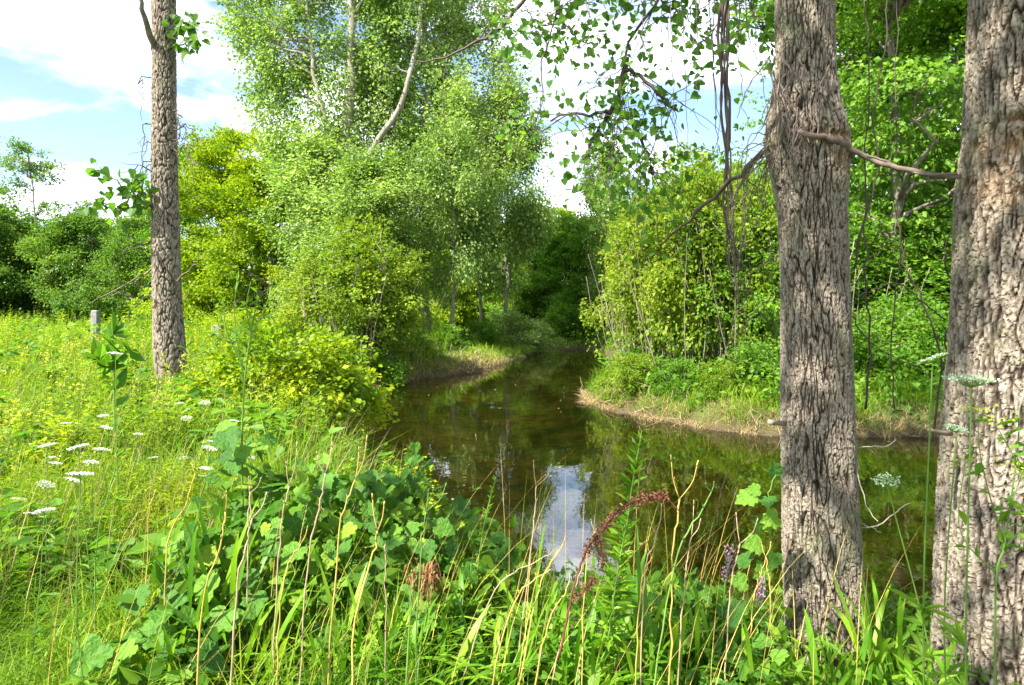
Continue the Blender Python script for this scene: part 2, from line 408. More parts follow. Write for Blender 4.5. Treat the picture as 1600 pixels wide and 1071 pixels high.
# ------------------------------------------------------------------ terrain and pond
WATER = -0.5
SHORE = np.array([(15, 3.6), (8, 3.9), (4, 4.3), (2.6, 4.35), (1.3, 4.35), (.45, 4.7), (-.25, 5.5), (-1.1, 7.0), (-2.0, 9.0), (-2.75, 11), (-3.5, 13.5),
                  (-3.8, 15.8), (-3.5, 17.6), (-2.6, 19.2), (-1.5, 20.8), (-.7, 22.6), (-.3, 24.5), (.6, 28), (1.6, 31.5), (3.6, 32), (4.0, 28), (3.6, 24),
                  (3.2, 20.5), (2.5, 18), (1.75, 16.2), (1.8, 14.8), (2.5, 12.9), (3.3, 11.8), (4.3, 11.2), (5.5, 11.3), (7, 10.9), (9, 11.2), (12, 11.6), (15, 11)])

def shore_d(x, y):
    """distance to the shoreline, positive on land, negative in the pond"""
    x = np.asarray(x, float); y = np.asarray(y, float)
    d = np.full(x.shape, 1e9); ins = np.zeros(x.shape, bool)
    P = SHORE; n = len(P)
    for i in range(n):
        ax, ay = P[i]; bx, by = P[(i + 1) % n]
        ex, ey = bx - ax, by - ay
        t = np.clip(((x - ax) * ex + (y - ay) * ey) / (ex * ex + ey * ey), 0, 1)
        d = np.minimum(d, np.hypot(x - ax - t * ex, y - ay - t * ey))
        c = ((ay > y) != (by > y)) & (x < (bx - ax) * (y - ay) / (by - ay + 1e-12) + ax)
        ins ^= c
    d = np.where(ins, -d, d)
    return d + 0.34 * noise(x * 0.9, y * 0.9, 3.1) + 0.18 * noise(x * 2.7, y * 2.7, 1.1)

def ground_h(x, y):
    x = np.asarray(x, float); y = np.asarray(y, float)
    d = shore_d(x, y)
    t = np.clip(d / 1.5, 0, 1)
    h = WATER - 0.02 + 0.5 * (1 - (1 - t) ** 2.2)
    h = np.where(d < 0, WATER - 0.02 - 0.75 * (1 - np.exp(d / 3.5)), h)
    h = h + 0.05 * noise(x * .5, y * .5, 0) + 0.025 * noise(x * 2.1, y * 2.1, 5) + 0.02
    return np.where(np.abs(d) < 0.3, h * 1.0, h)

def gz(x, y): return float(ground_h(np.array([x]), np.array([y]))[0])

def ground_mat():
    m, N, L = new_mat('ground_soil_and_bed')
    out = N.new("ShaderNodeOutputMaterial"); p = N.new("ShaderNodeBsdfPrincipled"); p.inputs['Roughness'].default_value = 0.95; p.inputs['Specular IOR Level'].default_value = 0.1
    ge = N.new("ShaderNodeNewGeometry"); sp = N.new("ShaderNodeSeparateXYZ"); L.new(ge.outputs['Position'], sp.inputs[0])
    n1 = N.new("ShaderNodeTexNoise"); n1.inputs['Scale'].default_value = 3.5; n1.inputs['Detail'].default_value = 8; n1.inputs['Roughness'].default_value = 0.7
    n2 = N.new("ShaderNodeTexNoise"); n2.inputs['Scale'].default_value = 0.8; n2.inputs['Detail'].default_value = 6
    for n in (n1, n2): L.new(ge.outputs['Position'], n.inputs['Vector'])
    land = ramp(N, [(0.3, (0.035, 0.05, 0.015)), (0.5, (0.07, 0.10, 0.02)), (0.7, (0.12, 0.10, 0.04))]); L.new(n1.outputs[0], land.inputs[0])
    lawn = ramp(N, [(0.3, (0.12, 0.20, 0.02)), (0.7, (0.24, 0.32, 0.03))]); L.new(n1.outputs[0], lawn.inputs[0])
    bed = ramp(N, [(0.32, (0.06, 0.055, 0.012)), (0.43, (0.20, 0.16, 0.03)), (0.54, (0.38, 0.27, 0.06)), (0.72, (0.50, 0.38, 0.13))]); L.new(n1.outputs[0], bed.inputs[0])
    bed2 = ramp(N, [(0.35, (0.05, 0.06, 0.012)), (0.6, (0.18, 0.16, 0.04))]); L.new(n1.outputs[0], bed2.inputs[0])
    r2 = ramp(N, [(0.4, (0, 0, 0)), (0.62, (1, 1, 1))]); L.new(n2.outputs[0], r2.inputs[0])
    bm = N.new("ShaderNodeMix"); bm.data_type = 'RGBA'; L.new(r2.outputs[0], bm.inputs[0]); L.new(bed.outputs[0], bm.inputs[6]); L.new(bed2.outputs[0], bm.inputs[7])
    mr = N.new("ShaderNodeMapRange"); mr.inputs[1].default_value = WATER - 0.16; mr.inputs[2].default_value = WATER - 0.02; L.new(sp.outputs[2], mr.inputs[0])
    bm0 = bm; bm = N.new("ShaderNodeMix"); bm.data_type = 'RGBA'; L.new(mr.outputs[0], bm.inputs[0]); L.new(bm0.outputs[2], bm.inputs[6]); bm.inputs[7].default_value = (.07, .05, .03, 1)
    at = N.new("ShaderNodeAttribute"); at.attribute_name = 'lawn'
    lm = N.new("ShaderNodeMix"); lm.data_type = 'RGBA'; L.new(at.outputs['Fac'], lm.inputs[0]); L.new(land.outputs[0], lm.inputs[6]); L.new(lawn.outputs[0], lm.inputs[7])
    zr = N.new("ShaderNodeMapRange"); zr.inputs[1].default_value = WATER - 0.02; zr.inputs[2].default_value = WATER + 0.30; L.new(sp.outputs[2], zr.inputs[0])
    fm = N.new("ShaderNodeMix"); fm.data_type = 'RGBA'; L.new(zr.outputs[0], fm.inputs[0]); L.new(bm.outputs[2], fm.inputs[6]); L.new(lm.outputs[2], fm.inputs[7])
    L.new(fm.outputs[2], p.inputs['Base Color'])
    bu = N.new("ShaderNodeBump"); bu.inputs['Strength'].default_value = 0.6; bu.inputs['Distance'].default_value = 0.05
    L.new(n1.outputs[0], bu.inputs['Height']); L.new(bu.outputs[0], p.inputs['Normal']); L.new(p.outputs[0], out.inputs[0])
    return m

def build_ground():
    s = np.linspace(-1, 1, 261)
    xs = np.sign(s) * (np.abs(s) ** 2.4) * 190 + s * 12
    t = np.linspace(0, 1, 261)
    ys = -14 + 34 * t + 230 * t ** 4.5 + 0
    X, Y = np.meshgrid(xs, ys)
    Z = ground_h(X.ravel(), Y.ravel())
    V = np.stack([X.ravel(), Y.ravel(), Z], -1)
    n, m_ = X.shape
    i = np.arange(n - 1)[:, None] * m_; j = np.arange(m_ - 1)[None]
    q = np.stack([i + j, i + j + 1, i + m_ + j + 1, i + m_ + j], -1).reshape(-1, 4)
    x, y = V[:, 0], V[:, 1]
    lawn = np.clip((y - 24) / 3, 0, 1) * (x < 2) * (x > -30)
    mb = MB(); mb.add(V, [q], lawn=lawn)
    tag(mb.build('ground', ground_mat(), smooth=True), kind='structure')

def build_water():
    m, N, L = new_mat('pond_water')
    out = N.new("ShaderNodeOutputMaterial")
    tr = N.new("ShaderNodeBsdfTransparent"); tr.inputs[0].default_value = (0.86, 0.83, 0.58, 1)
    gl = N.new("ShaderNodeBsdfGlossy"); gl.inputs['Roughness'].default_value = 0.02; gl.inputs[0].default_value = (0.95, 0.97, 1, 1)
    ge = N.new("ShaderNodeNewGeometry")
    mp = N.new("ShaderNodeMapping"); mp.inputs['Scale'].default_value = (1.0, 0.6, 1); L.new(ge.outputs['Position'], mp.inputs[0])
    n1 = N.new("ShaderNodeTexNoise"); n1.inputs['Scale'].default_value = 2.2; n1.inputs['Detail'].default_value = 3; L.new(mp.outputs[0], n1.inputs['Vector'])
    n2 = N.new("ShaderNodeTexNoise"); n2.inputs['Scale'].default_value = 14; n2.inputs['Detail'].default_value = 2; L.new(mp.outputs[0], n2.inputs['Vector'])
    ad = N.new("ShaderNodeMath"); ad.operation = 'MULTIPLY_ADD'; ad.inputs[1].default_value = 0.10; L.new(n2.outputs[0], ad.inputs[0]); L.new(n1.outputs[0], ad.inputs[2])
    bu = N.new("ShaderNodeBump"); bu.inputs['Strength'].default_value = 0.12; bu.inputs['Distance'].default_value = 0.03; L.new(ad.outputs[0], bu.inputs['Height'])
    fr = N.new("ShaderNodeFresnel"); fr.inputs[0].default_value = 2.1; L.new(bu.outputs[0], fr.inputs['Normal']); L.new(bu.outputs[0], gl.inputs['Normal'])
    ms = N.new("ShaderNodeMixShader"); L.new(fr.outputs[0], ms.inputs[0]); L.new(tr.outputs[0], ms.inputs[1]); L.new(gl.outputs[0], ms.inputs[2]); L.new(ms.outputs[0], out.inputs[0])
    mb = MB()
    c = SHORE.mean(0)
    # sheet a little wider than the shoreline, running under the banks
    x0, x1, y0, y1 = -5, 17, 2.6, 34
    xs = np.linspace(x0, x1, 12); ys = np.linspace(y0, y1, 16); X, Y = np.meshgrid(xs, ys)
    i = np.arange(15)[:, None] * 12; j = np.arange(11)[None]
    q = np.stack([i + j, i + j + 1, i + 12 + j + 1, i + 12 + j], -1).reshape(-1, 4)
    mb.add(np.stack([X.ravel(), Y.ravel(), np.full(X.size, WATER)], -1), [q])
    tag(mb.build('water', m), kind='structure')

build_ground()
build_water()

# ------------------------------------------------------------------ trees
def crown_cloud(blobs, n_clump, per, sig, L, asp=0.75, flat=0.6, gap=-0.12, gsc=0.8, droop=0.35, kind='rhomb', shell=0.55, upn=0.45, bough=1.3, rise=.35, sagb=.5):
    """leaf clumps inside ellipsoid blobs (cx,cy,cz,rx,ry,rz); returns leaf mesh builder and clump centres"""
    B = np.array(blobs, float)
    vol = B[:, 3] * B[:, 4] + B[:, 4] * B[:, 5] + B[:, 3] * B[:, 5]
    n0 = int(n_clump * 1.8)
    w = rng.choice(len(B), n0, p=vol / vol.sum())
    d = rand_unit(n0); r = rng.random(n0) ** (1 / 3.0); r = shell * np.maximum(r, rng.random(n0) ** .25) + (1 - shell) * r
    ns = max(6, n0 // 6)          # boughs: six clumps in a row along each
    C = B[w, :3] + d * r[:, None] * B[w, 3:6]
    C = C[:ns]; ax = B[:, :2].mean(0)
    bd = nrm(np.stack([C[:, 0] - ax[0], C[:, 1] - ax[1], 0 * C[:, 0]], -1)) + np.array([0, 0, rise]) + rng.normal(0, .35, (ns, 3))
    bd = nrm(bd); bl = bough * rng.uniform(.5, 1.5, ns)
    s_ = np.tile(np.linspace(-.5, .5, 6), ns); ii = np.repeat(np.arange(ns), 6)
    C = C[ii] + bd[ii] * (s_ * bl[ii])[:, None] + rng.normal(0, sig * .35, (len(ii), 3)) + np.array([0, 0, -1.0]) * (np.clip(s_, 0, 1) ** 2 * bl[ii] * sagb)[:, None]
    C = C[rng.permutation(len(C))]
    n0 = len(C)
    g = noise(C[:, 0] * gsc, C[:, 1] * gsc, C[:, 2] * gsc * 1.3) + rng.normal(0, .08, n0)
    C = C[g > gap][:n_clump]
    n = len(C)
    k = rng.poisson(per, n) + 2
    idx = np.repeat(np.arange(n), k)
    sg = .72 * sig * (0.6 + 0.8 * rng.random(n))[idx]
    off = rng.normal(size=(len(idx), 3)) * sg[:, None] * np.array([1, 1, flat])
    P = C[idx] + off
    out = nrm(off + 0.15 * (C[idx] - B[:, :3].mean(0)))
    D = nrm(out + rng.normal(0, .5, (len(P), 3)) + np.array([0, 0, -droop]))
    Nn = nrm(rng.normal(0, .75, (len(P), 3)) + np.array([0, 0, upn]) + 0.4 * out)
    Ls = L * (0.55 + 0.85 * rng.random(len(P))) * (.8 + .4 * rng.random(n))[idx]
    mb = MB(); leaves(mb, P, D, Nn, Ls, Ls * asp, kind)
    return mb, C

def limb(mb, a, b, r0, r1=None, sag=0.15, n=6, k=5, wob=0.06):
    a, b = np.asarray(a, float), np.asarray(b, float)
    Ln = np.linalg.norm(b - a); t = np.linspace(0, 1, n)[:, None]
    mid = np.array([0, 0, sag * Ln])
    P = a + (b - a) * t + mid * 4 * (t * (1 - t)) + rng.normal(0, wob * Ln, (n, 3)) * (np.sin(t * math.pi))
    tube(mb, P, np.linspace(r0, r1 if r1 is not None else r0 * .25, n), k)

def skeleton(trunks, C, n_limbs, r_l=0.05, lowest=0.25):
    """trunks: list of (points, r0, r1); limbs run from the nearest trunk to some of the clumps"""
    mb = MB(); T = []
    for pts, r0, r1 in trunks:
        P = smooth_path(pts, 18); P[1:-1] += rng.normal(0, r0 * .25, (16, 3))
        tube(mb, P, np.linspace(r0, r1, 18), 10); T.append(P)
    A = np.concatenate(T)
    z0 = A[:, 2].min(); zt = A[:, 2].max()
    A = A[A[:, 2] > z0 + lowest * (zt - z0)]
    for c in C[rng.permutation(len(C))[:n_limbs]]:
        below = A[A[:, 2] < max(c[2] - 0.2, A[:, 2].min() + .01)]
        dd = np.linalg.norm(below - c, axis=1) + 0.9 * np.abs(c[2] - below[:, 2] - 0.45 * np.hypot(*(c[:2] - below[:, :2]).T))
        b = below[np.argmin(dd)]
        limb(mb, b, c, r_l * (0.6 + .8 * rng.random()), 0.006, sag=0.04)
    return mb

TREE_MESHES = {}
def make_tree(key, leafm, barkm, trunks, blobs, n_clump, per, sig, L, n_limbs=40, r_l=0.05, lowest=.25, **kw):
    blobs = [(b_[0], b_[1] + (1.5 if 'poplar' in key and key[0] in 'bm' else 0), *b_[2:]) for b_ in blobs]
    mbc, C = crown_cloud(blobs, n_clump, per, sig, L, **kw)
    mt = skeleton(trunks, C, n_limbs, r_l, lowest)
    TREE_MESHES[key] = (mt.mesh('trunk', barkm, True), mbc.mesh('crown', leafm))

def put_tree(key, name, label, cat, x, y, s=1.0, sz=None, rot=0.0, group=None, leafm=None):
    e = empty(name, (x, y, gz(x, y) - 0.05)); e.scale = (s, s, sz or s); e.rotation_euler = (0, 0, rot)
    tag(e, label, cat, group)
    t, c = TREE_MESHES[key]
    link('trunk', t, e)
    o = link('crown', c, e); o['kind'] = 'stuff'
    if leafm is not None:
        o.material_slots[0].link = 'OBJECT'; o.material_slots[0].material = leafm
    return e

def X(px, Y): return (px - 800.0) / F * Y

# --- templates (local coordinates, metres)
def blobset(n, R, z0, z1, r):
    out = []
    for i in range(n):
        t = rng.random(); a = rng.random() * 2 * math.pi
        env = R * (math.sin(math.pi * min(1, 0.22 + 0.78 * t)) ** 0.6)
        q = env * rng.random() ** .5
        rr = r * (0.7 + .6 * rng.random())
        out.append((q * math.cos(a), q * math.sin(a), z0 + (z1 - z0) * t, rr, rr, rr * .75))
    return out

make_tree('round', M['maple'], M['bark_far'], [([(0, 0, 0), (.1, 0, 4), (0, .1, 9.5)], .24, .05)], blobset(60, 2.9, .4, 10.3, .9), 2300, 27, .27, .14, 50, gap=-.2, shell=.7, rise=.5)
make_tree('bushy', M['hedge'], M['bark_far'], [([(0, 0, 0), (.4, 0, 2.5), (.5, .1, 5.5)], .16, .04), ([(0, .1, 0), (-.6, 0, 2.3), (-.9, .1, 5)], .13, .03)],
          blobset(40, 2.9, .1, 6.8, .85), 1500, 25, .28, .14, 40, gap=-.12, shell=.6)
make_tree('poplar_young', M['poplar'], M['bark_pale'], [([(0, 0, 0), (.15, 0, 4), (.1, .1, 11)], .11, .03)], blobset(34, 1.5, 2.9, 11.4, .5), 1100, 26, .34, .12, 40, gap=-.02, gsc=1.0, droop=.5, rise=2.2, bough=1.3, sagb=.05, flat=1.1)
make_tree('wood', M['bright'], M['bark_far'], [([(0, 0, 0), (.2, 0, 4), (.1, .2, 12)], .17, .06)], blobset(32, 3.1, 2.6, 13, 1.0), 1250, 22, .34, .14, 60, gap=.03, gsc=.9, flat=.25, droop=.2, shell=.5, bough=2.2, rise=.15, upn=.9)
make_tree('thicket', M['shrub'], M['bark_stem'], [([(x0, y0, 0), (x0 * 1.7, y0 * 1.6, 1.2), (x0 * 2.2 + a * .5, y0 * 2.2, 2.6)], .013, .004)
          for x0, y0, a in rng.normal(0, .34, (26, 3))], blobset(36, 1.15, .9, 3.5, .32), 560, 22, .16, .085, 90, .010, gap=-.02, gsc=1.9, shell=.5, droop=.3, rise=3.0, bough=1.1, sagb=.1)
make_tree('bush', M['bushg'], M['bark_far'], [([(x0, y0, 0), (x0 * 2, y0 * 2, 1.0)], .02, .008)
          for x0, y0 in rng.normal(0, .2, (7, 2))], blobset(18, .95, .1, 1.25, .3), 360, 20, .14, .08, 40, .008, gap=-.1, gsc=2, shell=.5, rise=1.3, bough=.65)

# --- far belt closing the horizon
def belt():
    i = 0
    for Yb, xs, hs in ((78, range(-500, 2100, 165), 1.05), (96, range(-450, 2100, 300), 1.35)):
        for px in xs:
            x = X(px + rng.uniform(-30, 30), Yb)
            put_tree('bushy' if i % 2 else 'round', 'background_tree', 'green broadleaf tree in the far belt behind the meadow and the nearer trees', 'tree',
                     x, Yb + rng.uniform(-3, 3), hs * rng.uniform(.85, 1.15) * (1.25 if i % 2 else .85), rot=rng.uniform(0, 6), group='trees in the far belt closing the view', leafm=M['hedge'])
            i += 1
belt()
mb = MB()     # low dense thicket under the far belt
n = 26000
P = np.stack([rng.uniform(-75, 120, n), rng.normal(66, 1.6, n), 4.6 * rng.random(n) ** 1.1 - .2], -1)
P[:, 2] *= 1 + .5 * noise(P[:, 0] * .25, 0, 7)
leaves(mb, P, rand_unit(n), rand_unit(n, 1.2), rng.uniform(.25, .5, n), rng.uniform(.2, .4, n), 'rhomb')
tag(mb.build('far_thicket', M['hedge']), 'dense low green thicket along the far side of the meadow and wood', 'thicket', kind='stuff')

# --- left horizon hedge
for px, Y, s, sz, r, lab in (
        (-30, 50, 1.4, 1.35, .3, 'green bushy tree at the left edge of the picture beyond the meadow'),
        (55, 54, 1.25, 1.15, 2.1, 'green bushy tree at the meadow edge under the thin tall tree'),
        (120, 50, 1.25, 1.18, 4.0, 'dark green bushy tree at the meadow edge behind the upright grey post'),
        (185, 56, 1.2, 1.2, 5.0, 'green bushy tree at the meadow edge just left of the slender grey trunk'),
        (232, 47, 1.0, 1.1, 1.2, 'green bushy tree at the meadow edge right behind the slender grey trunk')):
    put_tree('bushy', 'bushy_tree', lab, 'tree', X(px, Y), Y, s, sz, r)
make_tree('sparse', M['hedge'], M['bark_pale'], [([(0, 0, 0), (-.2, 0, 6), (-.9, 0, 13.6)], .12, .03)],
          [(-1.0, 0, 12.6, 1.5, 1.3, 1.4), (.3, 0, 11.3, 1.2, 1, .6), (-1.9, 0, 10.2, 1.0, .8, .8), (.6, 0, 9, .7, .7, .4)], 240, 18, .22, .14, 60, .03, lowest=.5, gap=-.1)
put_tree('sparse', 'slim_tree', 'thin tall tree with a sparse airy crown above the left hedge', 'tree', X(62, 53), 53, 1.05)
# --- bright yellow green maples behind the left trunk
for px, Y, s, sz, r, lm, lab in (
        (350, 38, 1.12, 1.04, .5, None, 'dense yellow green maple directly right of the slender grey trunk'),
        (428, 35, 1.0, .95, 3.3, None, 'dense yellow green maple behind the low end of the poplar crown'),
        (296, 46, .95, 1.12, 2.2, M['bushg'], 'green tree top rising behind the yellow green maples')):
    put_tree('round', 'maple_tree', lab, 'tree', X(px, Y), Y, s, sz, r, leafm=lm)

# --- the big poplars on the left bank
make_tree('big_poplar', M['poplar'], M['bark_pale'],
          [([(0, 0, 0), (.1, 0, 4), (-.1, .0, 8), (0, .1, 12), (-.1, 0, 17), (.1, 0, 21)], .28, .07),
           ([(.05, 0, 6.0), (.9, -.3, 7.8), (2.1, -.4, 9.6), (2.8, 0, 13), (3, 0, 17)], .15, .05),
           ([(0, 0, 6.6), (-.9, -.3, 8.8), (-1.5, -.2, 11.5), (-1.9, 0, 16)], .13, .05)],
          [(-.5, 0, 17.5, 4.0, 3, 3.5), (-3.0, 0, 13, 2.6, 2.2, 2.6), (-4.2, 0, 15.6, 1.6, 1.6, 1.5), (1.6, 0, 13, 2.4, 2.2, 2.4), (-.2, -.6, 10, 2.4, 2, 2), (-2.6, 0, 8.4, 1.6, 1.6, 1.3),
           (1.5, -.4, 7.4, 1.5, 1.4, 1.1), (-1, .6, 5.8, 1.6, 1.5, 1.2), (-3.8, 0, 10.4, 1.2, 1, .8)],
          3000, 33, .33, .12, 150, .05, .3, gap=.03, gsc=.75, droop=.5, asp=.85, rise=2.2, bough=1.9, sagb=.05, flat=1.1)
put_tree('big_poplar', 'poplar_tree', 'tallest poplar with a forked pale trunk and a wide grey green crown', 'tree', X(548, 27), 27, 1.0)
make_tree('mid_poplar', M['poplar'], M['bark_pale'],
          [([(0, 0, 0), (-.15, 0, 4), (.05, 0, 9), (-.1, 0, 15), (0, 0, 20)], .22, .06)],
          [(0, 0, 16, 2.8, 2.2, 3.6), (-1.2, 0, 11.5, 2.0, 1.8, 2), (1.7, 0, 11.5, 1.9, 1.8, 2.4), (.2, 0, 8, 2.2, 1.8, 1.8), (2.3, 0, 14.5, 1.4, 1.5, 2), (2.2, 0, 7.8, 1.3, 1.2, 1.5)],
          2000, 31, .32, .12, 100, .04, .3, gap=.03, gsc=.75, droop=.5, asp=.85, rise=2.2, bough=1.9, sagb=.05, flat=1.1)
put_tree('mid_poplar', 'poplar_tree', 'poplar with one straight pale trunk right of the forked one', 'tree', X(667, 29), 29, 1.0)
for px, Y, s, sz, r, lab in (
        (706, 25.5, .85, .88, .4, 'slender young poplar leaning over the straw coloured bank'),
        (640, 27.5, .7, .8, 2.4, 'thin dark stemmed young poplar just left of the straight pale trunk'),
        (752, 32, .9, .95, 3.9, 'young poplar with a short visible trunk on the sunny lawn'),
        (789, 29.5, .95, 1.0, 5.5, 'slender young poplar with a straight bare stem nearest the pond end'),
        (492, 26, 1.1, .72, 1.4, 'low grey green poplar filling in left of the forked trunk'),
        (575, 24.5, 1.05, .62, 4.4, 'low young poplar behind the yellow shrub on the left bank')):
    put_tree('poplar_young', 'young_poplar', lab, 'tree', X(px, Y), Y, s, sz, r)

# --- dark trees at the pond's end
for px, Y, s, sz, r, lm, lab in (
        (835, 40, .75, .66, .4, M['bushg'], 'mid green tree left of the pond end'),
        (895, 38, .72, .60, 1.9, M['dark'], 'dark green tree closing the pond end in the middle'),
        (958, 36, .75, .66, 3.1, M['bushg'], 'mid green tree right of the pond end'),
        (868, 45, .9, .72, 5.1, None, 'yellow green tree top showing above the trees at the pond end'),
        (700, 45, .8, .72, 1.1, None, 'yellow green tree behind the lawn between the poplar stems'),
        (752, 48, .9, .74, 2.6, M['bushg'], 'green tree behind the lawn right of the yellow green one'),
        (805, 46, .8, .66, 4.6, None, 'yellow green tree behind the lawn nearest the pond end'),
        (640, 47, .8, .7, 3.6, M['bushg'], 'green tree behind the lawn left of the straight pale trunk'),
        (925, 47, .95, .70, 2.5, M['bushg'], 'mid green tree behind the dark trees where the sky gap begins')):
    put_tree('round', 'green_tree', lab, 'tree', X(px, Y), Y, s, sz, r, leafm=lm)
put_tree('poplar_young', 'young_poplar', 'thin pale stemmed poplar standing alone right of the sky gap', 'tree', X(948, 33), 33, .8, .82, 1.0)

# --- shrubs along the left bank
for px, Y, s, sz, r, lm, lab in (
        (560, 18.2, 1.25, .98, .2, None, 'tall yellow green shrub on the left bank with many thin stems'),
        (510, 19.5, 1.0, .75, 2.2, None, 'yellow green shrub just left of the tall bank shrub'),
        (612, 19.6, .9, .80, 4.2, None, 'yellow green shrub just right of the tall bank shrub')):
    put_tree('thicket', 'tall_shrub', lab, 'shrub', X(px, Y), Y, s, sz, r, leafm=lm)
for px, Y, s, sz, r, lm, lab in (
        (420, 9.8, 1.1, .92, .5, M['weed'], 'low sunny yellow green bush at the waterside left of the pond'),
        (490, 10.8, 1.1, .92, 1.5, M['weed'], 'low sunny yellow green bush reaching furthest over the water on the left'),
        (372, 10.2, .8, .6, 2.5, M['weed'], 'low yellow green bush between the grey trunk and the waterside'),
        (480, 14.6, .9, .85, 3.5, M['weed'], 'low yellow green bush behind the waterside bushes on the left'),
        (440, 14.8, 1.0, .9, 3.9, M['weed'], 'yellow green bush in the meadow right of the slender grey trunk'),
        (595, 18.0, .75, .62, 4.5, None, 'green bush under the tall yellow shrub at the water edge'),
        (645, 21.2, .75, .60, 5.5, None, 'green bush on the left bank by the straw patch'),
        (690, 24.3, .8, .62, .9, None, 'green bush at the foot of the leaning young poplar'),
        (745, 27.0, .9, .66, 1.8, None, 'green bush on the bank in front of the sunny lawn'),
        (795, 28.5, 1.2, .95, 2.8, M['poplar'], 'grey green bush on the bank near the pond end'),
        (838, 30.4, 1.1, .9, 3.3, M['poplar'], 'grey green bush touching the water left of the dark nook'),
        (880, 34.0, 1.4, 1.1, .3, M['bushg'], 'green bush over the water at the pond end'),
        (925, 34.5, 1.4, 1.15, 1.3, M['dark'], 'dark bush at the right corner of the pond end')):
    put_tree('bush', 'low_bush', lab, 'bush', X(px, Y), Y, s, sz, r, leafm=lm)

# --- right promontory
for px, Y, s, sz, r, lm, lab in (
        (992, 16.8, .85, .92, .2, None, 'yellow green thicket shrub at the tip of the right point'),
        (1030, 15.6, .9, 1.08, 1.4, None, 'yellow green thicket shrub second from the tip of the right point'),
        (1080, 14.6, .95, 1.16, 2.6, None, 'tall thicket shrub with bare pale stems in the middle of the right point'),
        (1140, 14.4, .95, 1.12, 3.8, None, 'tall thicket shrub below the hanging dead vine'),
        (1190, 14.2, 1.1, .92, 5.0, M['bushg'], 'green thicket shrub just left of the middle trunk'),
        (1012, 20.5, 1.1, 1.05, 5.9, None, 'yellow green thicket shrub behind the tip of the right point'),
        (1105, 17.5, 1.3, 1.3, 2.0, M['bushg'], 'green thicket shrub standing behind the tall ones on the right point')):
    put_tree('thicket', 'thicket_shrub', lab, 'shrub', X(px, Y), Y, s, sz, r, leafm=lm)
for px, Y, s, sz, r, lm, lab in (
        (985, 14.2, .62, .58, .4, M['shrub'], 'low yellow bush at the tip of the right point'),
        (1060, 13.3, .5, .42, 1.9, None, 'low green bush at the foot of the bare pale stems'),
        (1135, 12.7, .5, .42, 2.7, M['shrub'], 'low yellow green bush by the straw on the right point'),
        (1200, 12.6, .8, .66, 3.6, None, 'low green bush at the right point hard left of the middle trunk'),
        (1345, 13.3, 1.0, .9, 4.4, None, 'low green bush on the far bank seen right of the middle trunk'),
        (1400, 14.6, 1.15, 1.15, 5.2, M['bright'], 'leafy green bush on the far bank midway between the two near trunks'),
        (1460, 13.4, 1.0, .95, .1, None, 'low green bush on the far bank left of the right trunk'),
        (1530, 13.8, 1.1, 1.0, 2.1, None, 'low green bush on the far bank hidden mostly by the right trunk')):
    put_tree('bush', 'low_bush', lab, 'bush', X(px, Y), Y, s, sz, r, leafm=lm)
for px, Y, s, sz, r, lm, lab in (
        (1105, 26, .62, .62, .4, M['maple'], 'yellow green tree top rising behind the right point thicket'),
        (1175, 24, .58, .58, 2.0, M['bushg'], 'green tree behind the thicket just left of the middle trunk'),
        (1040, 30, .65, .62, 2.0, M['bushg'], 'green tree behind the thicket under the drooping leafy branch')):
    put_tree('round', 'green_tree', lab, 'tree', X(px, Y), Y, s, sz, r, leafm=lm)
# --- right woods
for px, Y, s, sz, r, lm, lab in (
        (1392, 16.5, .95, .95, .4, None, 'light green maple with a dark trunk between the two near trunks'),
        (1300, 21, .9, .95, 2.0, None, 'light green maple behind the middle trunk'),
        (1500, 19.5, 1.0, 1.0, 3.0, None, 'light green maple behind the right trunk'),
        (1440, 26, 1.1, 1.05, 4.0, None, 'light green maple deep in the right hand wood'),
        (1620, 18, 1.0, 1.0, 5.0, None, 'light green maple at the right edge of the picture'),
        (1350, 32, 1.1, 1.0, 1.0, M['bushg'], 'green tree at the back of the right hand wood'),
        (1240, 36, 1.0, .7, 4.5, M['bushg'], 'green tree far behind the middle trunk'),
        (1560, 34, 1.1, .8, 1.7, M['bushg'], 'green tree at the back of the wood near the right edge')):
    put_tree('wood', 'maple_tree', lab, 'tree', X(px, Y), Y, s, sz, r, leafm=lm)
for px, Y, s, sz, r, lab in (
        (1330, 16.6, 1.35, .95, .9, 'understory shrub in the wood right of the middle trunk'),
        (1425, 18, 1.5, 1.1, 2.9, 'understory shrub in the wood midway between the near trunks'),
        (1500, 16.4, 1.35, .95, 3.9, 'understory shrub in the wood beside the right trunk'),
        (1250, 19, 1.4, 1.0, 5.9, 'understory shrub in the wood behind the middle trunk'),
        (1590, 16.6, 1.35, 1.0, 4.9, 'understory shrub in the wood at the right edge')):
    put_tree('thicket', 'understory_shrub', lab, 'shrub', X(px, Y), Y, s, sz, r, leafm=M['bushg'])

